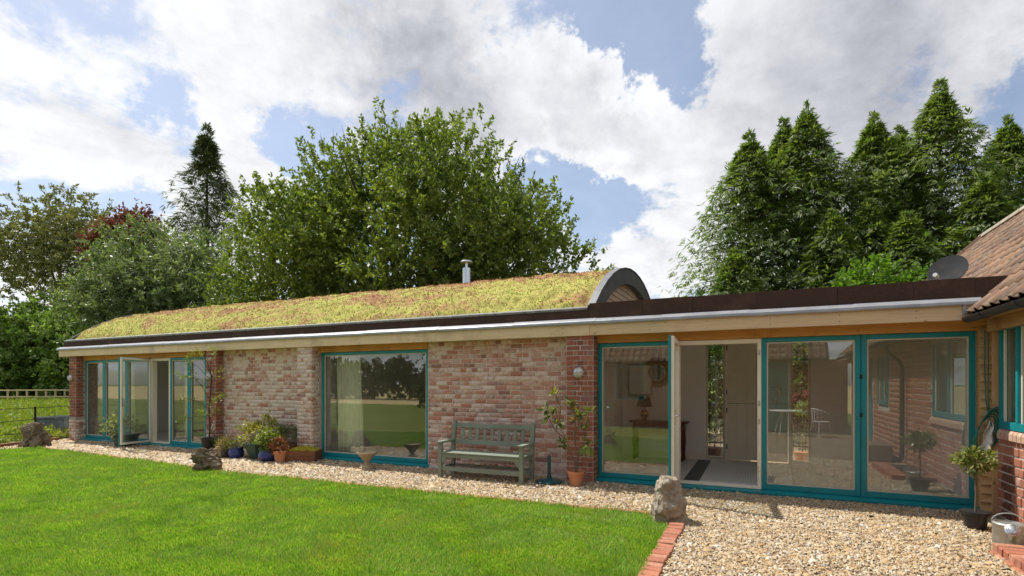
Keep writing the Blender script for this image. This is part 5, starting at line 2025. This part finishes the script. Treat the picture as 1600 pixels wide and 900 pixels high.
rf = thing('rail_fence', 'light timber post and rail fence across the meadow in front of the shrubs', 'fence', (-34, 8, 0), world=True)
A0, B0 = place(-46.5, 41), place(-38.0, 42.5)
A0, B0 = Vector((A0[0], A0[1], 0)), Vector((B0[0], B0[1], 0))
L = (B0 - A0).length
nseg = 15
for i in range(nseg + 1):
    p = A0.lerp(B0, i / nseg)
    G().bar(p + Vector((0, 0, -.05)), p + Vector((0, 0, 1.08)), .10, .10, (0, 1, 0)).build('post', M['fence_wood'], rf)
for z in (1.02, .50):
    for i in range(0, nseg, 3):
        G().bar(A0.lerp(B0, i / nseg) + Vector((0, -.09, z)), A0.lerp(B0, (i + 2.98) / nseg) + Vector((0, -.09, z + rng.uniform(-.02, .02))), .045, .10).build('rail', M['fence_wood'], rf)


# ---- pots and planted things
def pot(parent, prof, mat, n=28, sx=1, sy=1, rot=0.0, soil_r=None, soil_z=None, smooth=True, name='pot'):
    o = G().lathe(prof, n, sx=sx, sy=sy, rot=rot, caps=True).build(name, M[mat], parent, smooth=smooth, auto=50)
    if soil_r:
        G().lathe([(soil_r, soil_z - .02), (soil_r * .7, soil_z + .004), (.002, soil_z + .012)], n, sx=sx, sy=sy, rot=rot, caps=False).build('soil', M['soil'], parent)
    return o


def bush(parent, c, r, n, per, Ls, L, W, mat, up=.5, droop=.05, inner=.3, spread=.8, name='foliage', stems=7, stem_mat='twig', base=None):
    O, d = blob_points([(c, r)], n, inner)
    V = unit(d + rvec(n) * .4 + np.array([0, 0, up]))
    Vx, F = sprays(O, V, rng.uniform(.6, 1.2, n) * Ls, per, L, W, droop, spread)
    fast_obj(name, Vx, F, mat, parent)
    if stems:
        g = G()
        b = base or (c[0], c[1], c[2] - r[2])
        for i in range(stems):
            e = O[i]
            g.tube([b, Vector(b).lerp(Vector(e), .5) + Vector((0, 0, .02)), e], [.007, .005, .003], 5)
        g.build('stem', M[stem_mat], parent)


# tall sparse shrub in black pot
p = thing('potted_sapling', 'tall sparse sapling with thin side twigs in a black pot by the left screen', 'potted plant', (-10.78, -.30, 0))
pot(p, [(.13, 0), (.185, .29), (.20, .30), (.20, .325), (.185, .325), (.175, .29)], 'black_plastic', soil_r=.178, soil_z=.29)
tg = G()
trunk = [(-.05, 0, .28), (-.03, .0, .6), (-.06, .0, .95), (-.01, .01, 1.35), (.02, .0, 1.7), (-.08, -.02, 1.95), (-.22, -.05, 2.2)]
tg.tube(trunk, [.017, .015, .014, .012, .010, .007, .003], 8)
clust = []
for z, dx, dy, dz in ((.78, -.75, -.15, -.10), (.95, -.55, -.25, .25), (1.0, .42, -.2, .12), (1.15, -.62, .0, .55), (1.25, .62, -.15, -.02), (1.35, -.78, -.2, .38), (1.45, .5, -.1, .3), (1.6, -.42, -.25, .42), (1.7, .25, -.1, .55), (1.75, -.35, -.1, .45), (1.1, .18, -.35, -.25), (.6, .5, -.2, .35)):
    b = Vector((-.03, 0, z))
    e = b + Vector((dx, dy, dz))
    m_ = b.lerp(e, .5) + Vector((0, 0, .06))
    tg.tube([b, m_, e], [.006, .0045, .002], 5)
    clust += [e, m_.lerp(e, .6)]
tg.build('trunk', M['bark_dark'], p, smooth=True)
C = np.array([tuple(c) for c in clust])
O = np.repeat(C, 7, 0) + rvec(len(C) * 7) * rng.uniform(0, .10, (len(C) * 7, 1))
Vx, F = sprays(O, unit(rvec(len(O)) + np.array([0, -.2, .3])), .10, 4, .060, .020, .1)
fast_obj('foliage', Vx, F, LM['yellowgreen'], p)

p = thing('planter_box', 'green square planter holding a cream-edged shrub in front of the open left door', 'potted plant', (-13.80, -.36, 0), R(12))
pot(p, [(.19, 0), (.27, .24), (.29, .25), (.29, .29), (.265, .29)], 'green_plastic', 4, rot=math.pi / 4, soil_r=.255, soil_z=.265, smooth=False)
bush(p, (-.18, -.02, .46), (.34, .22, .28), 75, 9, .18, .075, .035, LM['palecream'], .3)

p = thing('beige_pot', 'small pale beige pot with spiky green leaves beside the tall black pot', 'potted plant', (-9.98, -.62, 0))
pot(p, [(.085, 0), (.12, .20), (.125, .215), (.11, .215)], 'urn_stone', soil_r=.108, soil_z=.20)
O = np.zeros((46, 3)) + np.array([0, 0, .2]) + rng.normal(0, .03, (46, 3)) * [1, 1, 0]
V, F = leaf_arrays(O, unit(rvec(46) * .75 + np.array([0, 0, 1.1])), rvec(46), rng.uniform(.18, .36, 46), .016)
fast_obj('foliage', V, F, LM['heather'], p)

p = thing('small_dark_pot', 'small dark pot of dry brown grassy plant left of the first blue pot', 'potted plant', (-9.80, -.66, 0))
pot(p, [(.08, 0), (.105, .16), (.11, .17), (.10, .17)], 'black_plastic', soil_r=.098, soil_z=.16)
bush(p, (0, 0, .24), (.14, .13, .12), 130, 4, .10, .08, .009, LM['dry'], .9, spread=.5)

p = thing('blue_pot', 'small round blue glazed pot beside the large green planter', 'potted plant', (-9.55, -.62, 0))
pot(p, [(.10, 0), (.145, .06), (.15, .13), (.125, .19), (.14, .205), (.14, .22), (.12, .22)], 'blue_glaze', soil_r=.12, soil_z=.205)
bush(p, (0, 0, .29), (.14, .13, .09), 60, 6, .08, .04, .02, LM['yellowgreen'], .6)

p = thing('green_planter', 'large octagonal green planter with a yellow variegated shrub against the brick wall', 'potted plant', (-9.10, -.42, 0), R(10))
pot(p, [(.20, 0), (.32, .27), (.345, .28), (.345, .315), (.315, .315)], 'green_plastic', 8, rot=math.pi / 8, soil_r=.31, soil_z=.295, smooth=False)
bush(p, (-.05, 0, .47), (.40, .27, .22), 120, 9, .16, .078, .030, LM['variegated'], .5, stems=12)
bush(p, (.16, 0, .66), (.14, .12, .11), 16, 9, .16, .08, .032, LM['variegated'], .9, name='upper_leaves', stems=4, base=(.05, 0, .4))

p = thing('blue_pot', 'wide round blue glazed pot with a bushy green shrub left of the terracotta pot', 'potted plant', (-8.62, -.62, 0))
pot(p, [(.12, 0), (.19, .06), (.20, .13), (.17, .19), (.185, .205), (.185, .225), (.165, .225)], 'blue_glaze', soil_r=.165, soil_z=.21)
bush(p, (0, 0, .40), (.19, .18, .17), 90, 9, .11, .065, .028, LM['yellowgreen'], .5)
bush(p, (-.02, -.03, .33), (.17, .16, .11), 50, 8, .11, .06, .026, LM['heather'], .3, name='lower_leaves', stems=0)

p = thing('terracotta_pot', 'small terracotta pot of reddish rosette plants left of the wooden trough', 'potted plant', (-8.27, -.66, 0))
pot(p, [(.085, 0), (.115, .17), (.128, .175), (.13, .215), (.118, .215)], 'terracotta', soil_r=.116, soil_z=.20)
bush(p, (0, 0, .31), (.17, .16, .12), 80, 8, .07, .05, .026, LM['redleaf'], .5)

p = thing('wooden_trough', 'weathered brown wooden trough filled with yellow stonecrop', 'planter', (-8.02, -.33, 0), R(24))
tm = G()
for s, (a, b) in enumerate(((-.31, -.285), (.285, .31))):
    pass
for z0, z1 in ((0, .105), (.108, .215)):
    k0, k1 = .93 + .07 * z0 / .215, .93 + .07 * z1 / .215
    for sy in (-1, 1):
        g = G()
        y0 = sy * .20
        g.add([(-.31 * k0, y0 * k0, z0), (.31 * k0, y0 * k0, z0), (.31 * k0, y0 * k0 - sy * .022, z0), (-.31 * k0, y0 * k0 - sy * .022, z0),
               (-.31 * k1, y0 * k1, z1), (.31 * k1, y0 * k1, z1), (.31 * k1, y0 * k1 - sy * .022, z1), (-.31 * k1, y0 * k1 - sy * .022, z1)],
              [(0, 3, 2, 1), (4, 5, 6, 7), (0, 1, 5, 4), (1, 2, 6, 5), (2, 3, 7, 6), (3, 0, 4, 7)])
        g.build('side_plank', M['trough_wood'], p, bevel=.003)
    for sx in (-1, 1):
        x0 = sx * .31
        g = G()
        g.add([(x0 * k0, -.178 * k0, z0), (x0 * k0, .178 * k0, z0), (x0 * k0 - sx * .022, .178 * k0, z0), (x0 * k0 - sx * .022, -.178 * k0, z0),
               (x0 * k1, -.178 * k1, z1), (x0 * k1, .178 * k1, z1), (x0 * k1 - sx * .022, .178 * k1, z1), (x0 * k1 - sx * .022, -.178 * k1, z1)],
              [(0, 3, 2, 1), (4, 5, 6, 7), (0, 1, 5, 4), (1, 2, 6, 5), (2, 3, 7, 6), (3, 0, 4, 7)])
        g.build('end_plank', M['trough_wood'], p, bevel=.003)
G().box(-.27, .27, -.17, .17, .16, .185).build('soil', M['soil'], p)
n = 1500
O = np.stack([rng.uniform(-.29, .29, n), rng.uniform(-.19, .19, n), np.zeros(n)], 1)
O[:, 2] = .185 + .075 * (1 - (O[:, 0] / .33) ** 2) * (.6 + .6 * smooth_noise(O[:, 0], O[:, 1], 9, 5)) * rng.uniform(.5, 1, n)
V, F = leaf_arrays(O, unit(rvec(n) + np.array([0, 0, .6])), rvec(n), .030, .02)
fast_obj('stonecrop', V, F, LM['sedumyellow'], p)

p = thing('rear_planter', 'dark red-brown planter of upright green shrubs behind the wooden trough', 'planter', (-8.72, -.14, 0))
G().box(-.32, .32, -.13, .13, 0, .30).build('planter_box', M['trough_wood'], p, bevel=.006)
G().box(-.30, .30, -.11, .11, .285, .304).build('soil', M['soil'], p)
for cx, r_, z in ((-.20, .15, .46), (.03, .17, .47), (.23, .14, .46)):
    bush(p, (cx, -.02, z), (r_, .14, .17), 120, 8, .12, .035, .007, LM['heather'], 1.1, spread=.45, stems=0)

p = thing('potted_magnolia', 'leggy glossy-leaved shrub in a terracotta pot before the dark brick pier', 'potted plant', (-2.42, -.46, 0))
pot(p, [(.085, 0), (.118, .165), (.128, .168), (.132, .215), (.118, .215), (.112, .18)], 'terracotta', soil_r=.114, soil_z=.19)
sg = G()
tips = []
for pts in ([(0, 0, .18), (-.03, 0, .38), (-.12, -.03, .62), (-.25, -.05, .90), (-.30, -.05, 1.12)],
            [(0, 0, .18), (.02, 0, .42), (-.02, -.02, .75), (.0, -.02, 1.0), (-.10, 0, 1.22)],
            [(0, 0, .18), (.05, -.02, .40), (.13, -.04, .60), (.16, -.05, .90), (.22, -.05, 1.12)],
            [(.02, 0, .40), (.08, -.04, .58), (.20, -.08, .66)],
            [(-.05, 0, .45), (-.16, -.03, .55), (-.19, -.03, .60)],
            [(-.02, 0, .75), (.04, -.03, .90), (.07, -.05, 1.08)],
            [(-.15, -.03, .68), (-.30, -.05, .80), (-.42, -.05, 1.0), (-.46, -.05, 1.10)],
            [(-.25, -.05, .90), (-.22, -.05, 1.15), (-.33, -.02, 1.35)]):
    sg.tube(pts, [.008 * (1 - .14 * i) for i in range(len(pts))], 6)
    tips.append(pts[-1])
    if len(pts) > 3:
        tips.append(pts[-2])
sg.build('stem', M['twig'], p, smooth=True)
C = np.array(tips)
k = 12
O = np.repeat(C, k, 0) + rvec(len(C) * k) * .035
V, F = leaf_arrays(O, unit(rvec(len(O)) + np.array([0, -.15, .15])), unit(rvec(len(O)) + np.array([0, -.4, .6])), rng.uniform(.08, .15, len(O)), rng.uniform(.032, .055, len(O)))
O2 = np.array([(.17, -.09, .62), (.21, -.1, .62), (.24, -.09, .60), (.14, -.08, .60)])
V2, F2 = leaf_arrays(O2, np.array([(-.1, -.2, -1), (.15, -.2, -1), (.3, -.1, -.9), (-.3, -.2, -.9)]), np.array([(0, -1, .1)] * 4, float) + rvec(4) * .2, np.array([.19, .2, .17, .15]), .07)
fast_obj('foliage', np.concatenate([V, V2]), np.concatenate([F, F2 + len(V)]), LM['magnolia'], p)

p = thing('potted_bay_tree', 'small lollipop bay tree in a black pot at the foot of the corner boards', 'potted plant', (2.06, -.91, 0))
pot(p, [(.085, 0), (.112, .15), (.13, .155), (.132, .18), (.115, .18)], 'black_plastic', soil_r=.112, soil_z=.165)
G().tube([(0, 0, .15), (.006, 0, .35), (-.004, .004, .60)], [.011, .010, .009], 8).build('stem', M['twig'], p, smooth=True)
bush(p, (0, 0, .71), (.145, .145, .095), 120, 6, .055, .062, .026, LM['bay'], .35, inner=.1, stems=9, base=(0, 0, .58))

# watering can
p = thing('watering_can', 'dull galvanised watering can with its rose facing forward beside the bed bricks', 'watering can', (2.14, -1.47, 0), R(-12))
G().lathe([(.118, 0), (.12, .006), (.12, .19), (.124, .195), (.12, .20), (.10, .205), (.10, .19)], 32).build('can_body', M['galv'], p, smooth=True)
hg = G()
hg.tube([(-.115, 0, .19)] + [(-.125 * math.cos(a), 0.0, .19 + .10 * math.sin(a)) for a in np.linspace(0.3, math.pi - .3, 9)] + [(.115, 0, .19)], .005, 6)
hg.tube([(0, .12, .04), (0, .19, .08), (0, .20, .16), (0, .12, .2)], .007, 6)
hg.build('handle', M['galv'], p)
sp = G().tube([(0, -.10, .05), (0, -.17, .12), (0, -.215, .165)], [.022, .017, .014], 10).build('spout', M['galv'], p, smooth=True)
d_ = Vector((-.10, -.80, .50)).normalized()
q4 = d_.to_track_quat('Z', 'Y').to_matrix().to_4x4()
q4.translation = Vector((0, -.215, .165))
rs = G().lathe([(.014, -.01), (.05, .035), (.056, .045), (.050, .050), (.002, .056)], 28)
for zr, rr_ in ((.0525, .014), (.0515, .026), (.0505, .038)):
    rs.lathe([(rr_, zr), (rr_ + .002, zr + .004), (rr_ + .004, zr)], 24, caps=False)
rs.v = [tuple(q4 @ Vector(v)) for v in rs.v]
rs.build('rose', M['steel'], sp, smooth=True)

# hose hanging on the corner boards and a clear sack
hs = G()
for k in range(5):
    cx, cz = 2.385 + .012 * k, .93 + .012 * k
    hs.tube([(cx + (.075 + .008 * k) * math.cos(a) + .06 * math.sin(a), -.075 - .008 * k - .02 * math.sin(a), cz + (.20 + .014 * k) * math.sin(a)) for a in np.linspace(0, 2 * math.pi, 26)], .0075, 7, False)
hs.tube([(2.40, -.045, 2.12), (2.395, -.05, 1.7), (2.41, -.05, 1.3), (2.43, -.06, 1.13), (2.47, -.075, 1.16), (2.49, -.10, 1.22)], .0055, 6)
hs.tube([(2.43, -.045, 2.12), (2.432, -.05, 1.6), (2.43, -.06, 1.14)], .0055, 6)
hs.tube([(2.43, -.08, 1.1), (2.46, -.1, .98), (2.47, -.16, .93), (2.455, -.2, 1.02)], .0065, 6)
ho = hs.build('garden_hose', M['hose'], None, smooth=True)
tag(ho, 'coiled green garden hose hanging on the feather-edged boards at the corner', 'hose')
gx = G()
n_ = 10
vs = []
for j in range(n_ + 1):
    for i in range(n_ + 1):
        s, t_ = i / n_, j / n_
        wd = .03 + .17 * t_ ** .7
        vs.append((2.435 + (s - .5) * wd + .01 * math.sin(j * 1.3), -.085 - .028 * math.sin(s * 9 + t_ * 6) - .02 * math.sin(s * 4), 1.08 - .42 * t_))
gx.add(vs, [(j * (n_ + 1) + i, j * (n_ + 1) + i + 1, (j + 1) * (n_ + 1) + i + 1, (j + 1) * (n_ + 1) + i) for j in range(n_) for i in range(n_)])
sk = gx.build('plastic_sack', M['sheet_plastic'], None, smooth=True)
sk.modifiers.new('thickness', 'SOLIDIFY').thickness = .003
tag(sk, 'crumpled pale plastic sack hanging below the green hose', 'sack')

# ------------------------------------------------------------------ seen through the hall: yard beyond
rl = thing('yard_railing', 'black iron railing seen through the hall slot windows', 'railing', (0, 5.2, 0))
for z in (.12, 1.0):
    G().box(-3, 2.4, -.012, .012, z, z + .03).build('rail', M['iron'], rl)
for i in range(46):
    G().box(-2.95 + i * .115 - .006, -2.95 + i * .115 + .006, -.006, .006, 0, 1.0).build('baluster', M['iron'], rl)
for x, mat, lab, pm, hh in ((-.80, 'hedge', 'dark lollipop shrub in a brown pot outside the left hall slot window', 'trough_wood', .82), (.80, 'yellowgreen', 'light lollipop shrub in a terracotta pot outside the right hall slot window', 'terracotta', .85)):
    p = thing('standard_shrub', lab, 'potted plant', (x, 3.75, -.01))
    pot(p, [(.11, 0), (.14, .16), (.15, .165), (.15, .19), (.13, .19)], pm, soil_r=.128, soil_z=.17)
    G().tube([(0, 0, .15), (.04, 0, .55), (.06, 0, hh)], .011, 7).build('stem', M['twig'], p)
    bush(p, (.06, 0, hh + .14), (.18, .18, .16), 80, 7, .08, .05, .028, LM[mat], .3, stems=0)
G().box(-3, 2.45, 3.15, 3.55, -.06, .02).build('rear_step', M['urn_stone'], HOUSE)
p = thing('hydrangea', 'pink flowering hydrangea bush seen through the right hall slot window', 'shrub', (1.35, 6.3, 0))
bush(p, (0, 0, .75), (.8, .5, .6), 200, 10, .2, .10, .07, LM['hedge'], .4, stems=4)
bush(p, (0, -.3, 1.15), (.6, .3, .22), 60, 12, .06, .06, .05, LM['pink'], .4, name='flower_heads', stems=0)
x = 0
bl = lumps((0, 0, 1.8), (4.0, .9, 2.0), 30, .6, 71, -.9) + [((0, 0, 1.4), (3.6, .8, 1.5))]
broad_tree('yard_hedge', 'dark green hedge behind the yard railing, glimpsed through the hall', 'hedge', (-.2, 8.6, 0), bl, 1400, 16, .4, .13, .07, LM['cypress'], [(-2, 0, 2), (0, 0, 2), (2, 0, 2)], .05)

# ------------------------------------------------------------------ behind the viewer (mirrored in the glass)
OB = thing('rear_cottage', 'brick cottage across the courtyard, mirrored in the glazed screen', 'house', (-2, -12, 0), world=True)
cw = G()
ce = [(-7.5, -4.6, 3), (-4.6, -3.6, .95), (-3.6, -.2, 3), (-.2, .9, -1), (.9, 2.5, 3)]
for a, b, top in ce:
    if top > 0:
        cw.box(a, b, -10.9, -10.6, -.04, min(top, 2.25))
cwall = OB and G()
cwo = cw.build('wall', M['mortar_white'], OB)
CB = []
brick_rows((2.5, -10.6), (-1, 0), (0, 1), 10.0, 0, 2.25, 'brick_wing', cwo, 'english', lambda s, z: (1.6 - .05 < s < 2.7 + .05) or (6.1 - .05 < s < 7.1 + .05 and z > .9), CB)
lay_bricks(CB, 0, by_distance)
G().box(-.2, .9, -10.75, -10.68, .0, 2.2).build('door', M['teal'], OB)
fw = G().box(-4.6, -4.54, -10.66, -10.6, .95, 2.2).box(-3.66, -3.6, -10.66, -10.6, .95, 2.2).box(-4.54, -3.66, -10.659, -10.601, 2.14, 2.2).box(-4.54, -3.66, -10.659, -10.601, .95, 1.02).build('window', M['teal'], OB)
G().box(-4.54, -3.66, -10.65, -10.64, 1.02, 2.14).build('pane', M['glass'], fw)
G().box(-7.6, 2.5, -15, -10.9, 0, 2.2).build('rooms', M['roof_deck'], OB)
ro = G().prism([(-10.25, 2.25), (-13, 4.9), (-15.8, 2.25)], 'X', -7.8, 2.0).build('roof', M['roof_deck'], OB)
ROT = []
rows = 13
Vs, Fs, k0 = [], [], 0
sl = math.hypot(2.75, 2.65)
vx, vz = -2.75 / sl, 2.65 / sl
for r_ in range(rows):
    for c_ in range(44):
        s = r_ * TG - .03
        xx = -7.7 + (c_ + .5) * TW
        X = Vector((0, vx, vz))
        Y = Vector((-1, 0, 0))
        Z = X.cross(Y)
        if Z.z < 0:
            Y = -Y
            Z = -Z
        c = Vector((xx, -10.2 + vx * s, 2.28 + vz * s)) + Z * .012
        mt = Matrix(((X.x, Y.x, Z.x), (X.y, Y.y, Z.y), (X.z, Y.z, Z.z)))
        vs, fs = TILES[(r_ * 5 + c_) % 4]
        Vs.append(np.array(vs) @ np.array(mt).T + np.array(c))
        Fs.append(np.array(fs) + k0)
        k0 += len(vs)
tob = fast_obj('tiling', np.concatenate(Vs), np.concatenate(Fs), M['tile_loose'], ro, True)
tob['kind'] = 'stuff'

p = thing('garden_table', 'round white metal garden table mirrored in the glazed screen', 'table', (.75, -9.35, 0))
G().lathe([(.42, .70), (.43, .715), (.42, .73), (.002, .73)], 28).build('tabletop', M['white_metal'], p, smooth=True)
for k in range(4):
    a = k * math.pi / 2 + .5
    G().tube([(.10 * math.cos(a), .10 * math.sin(a), .70), (.22 * math.cos(a), .22 * math.sin(a), .35), (.30 * math.cos(a), .30 * math.sin(a), 0)], .012, 6).build('leg', M['white_metal'], p)
ch = thing('garden_chair', 'white metal garden chair right of the mirrored table', 'chair', (1.65, -9.1, 0), R(60), group='white garden chairs mirrored in the glass')
G().lathe([(.21, .42), (.22, .44), (.002, .44)], 20).build('seat', M['white_metal'], ch)
bk = G()
bk.tube([(.24 * math.cos(a), .24 * math.sin(a), .70 + .1 * math.sin(a)) for a in np.linspace(-.5, math.pi + .5, 14)], .013, 6)
for a in np.linspace(.2, math.pi - .2, 8):
    bk.tube([(.21 * math.cos(a), .21 * math.sin(a), .43), (.24 * math.cos(a), .24 * math.sin(a), .70 + .1 * math.sin(a))], .007, 5)
bk.build('backrest', M['white_metal'], ch)
for sx, sy in ((1, 1), (1, -1), (-1, 1), (-1, -1)):
    G().tube([(.15 * sx, .15 * sy, .42), (.20 * sx, .20 * sy, 0)], .011, 6).build('leg', M['white_metal'], ch)
c2 = ch.copy()
link(c2)
c2.location = (-.15, -9.2, 0)
c2.rotation_euler = (0, 0, R(-80))
c2['label'] = 'white metal garden chair left of the mirrored table'
for o in list(ch.children):
    k = o.copy()
    COL.objects.link(k)
    k.parent = c2
tr_ = thing('trough_sink', 'dark stone trough standing below the mirrored downpipe', 'trough', (2.15, -4.6, 0))
G().box(-.22, .22, -.5, .5, 0, .32).build('trough_body', M['stone_dark'], tr_, bevel=.02)

# far hedge and trees across the stubble, mirrored in the picture window
for x, y, rx, rz_, lab in ((-36, -34, 9, 3.4, 'dark hedge bank across the stubble field, mirrored left in the picture window'), (-17, -22, 4.2, 2.6, 'dark clipped hedge behind the lawn, mirrored right in the picture window')):
    bl = lumps((0, 0, rz_ * .5), (rx, 1.4, rz_ * .55), 30, 1.0, int(-x), -.9) + [((0, 0, rz_ * .45), (rx * .95, 1.2, rz_ * .5))]
    broad_tree('field_hedge', lab, 'hedge', (x, y, 0), bl, 1500, 14, .6, .3, .16, LM['hedge'], [(-2, 0, rz_ * .5), (2, 0, rz_ * .5)], .1)
broad_tree('garden_tree', 'garden tree on the far side of the lawn, mirrored in the picture window', 'tree', (-15.2, -16.5, 0), lumps((0, 0, 4.6), (2.6, 2.6, 2.4), 24, .9, 91) + [((0, 0, 4.6), (2, 2, 2))], 1200, 16, .6, .16, .08, LM['laurel'],
           [(-1, 0, 4.5), (1, 0, 5), (0, 1, 5)], .14)

for o in list(bpy.data.objects):
    if o.name not in COL.all_objects:
        bpy.data.objects.remove(o)
print('triangles', sum(sum(len(p.vertices) - 2 for p in me.polygons) if len(me.polygons) < 50000 else len(me.polygons) * (len(me.polygons[0].vertices) - 2) for me in bpy.data.meshes))
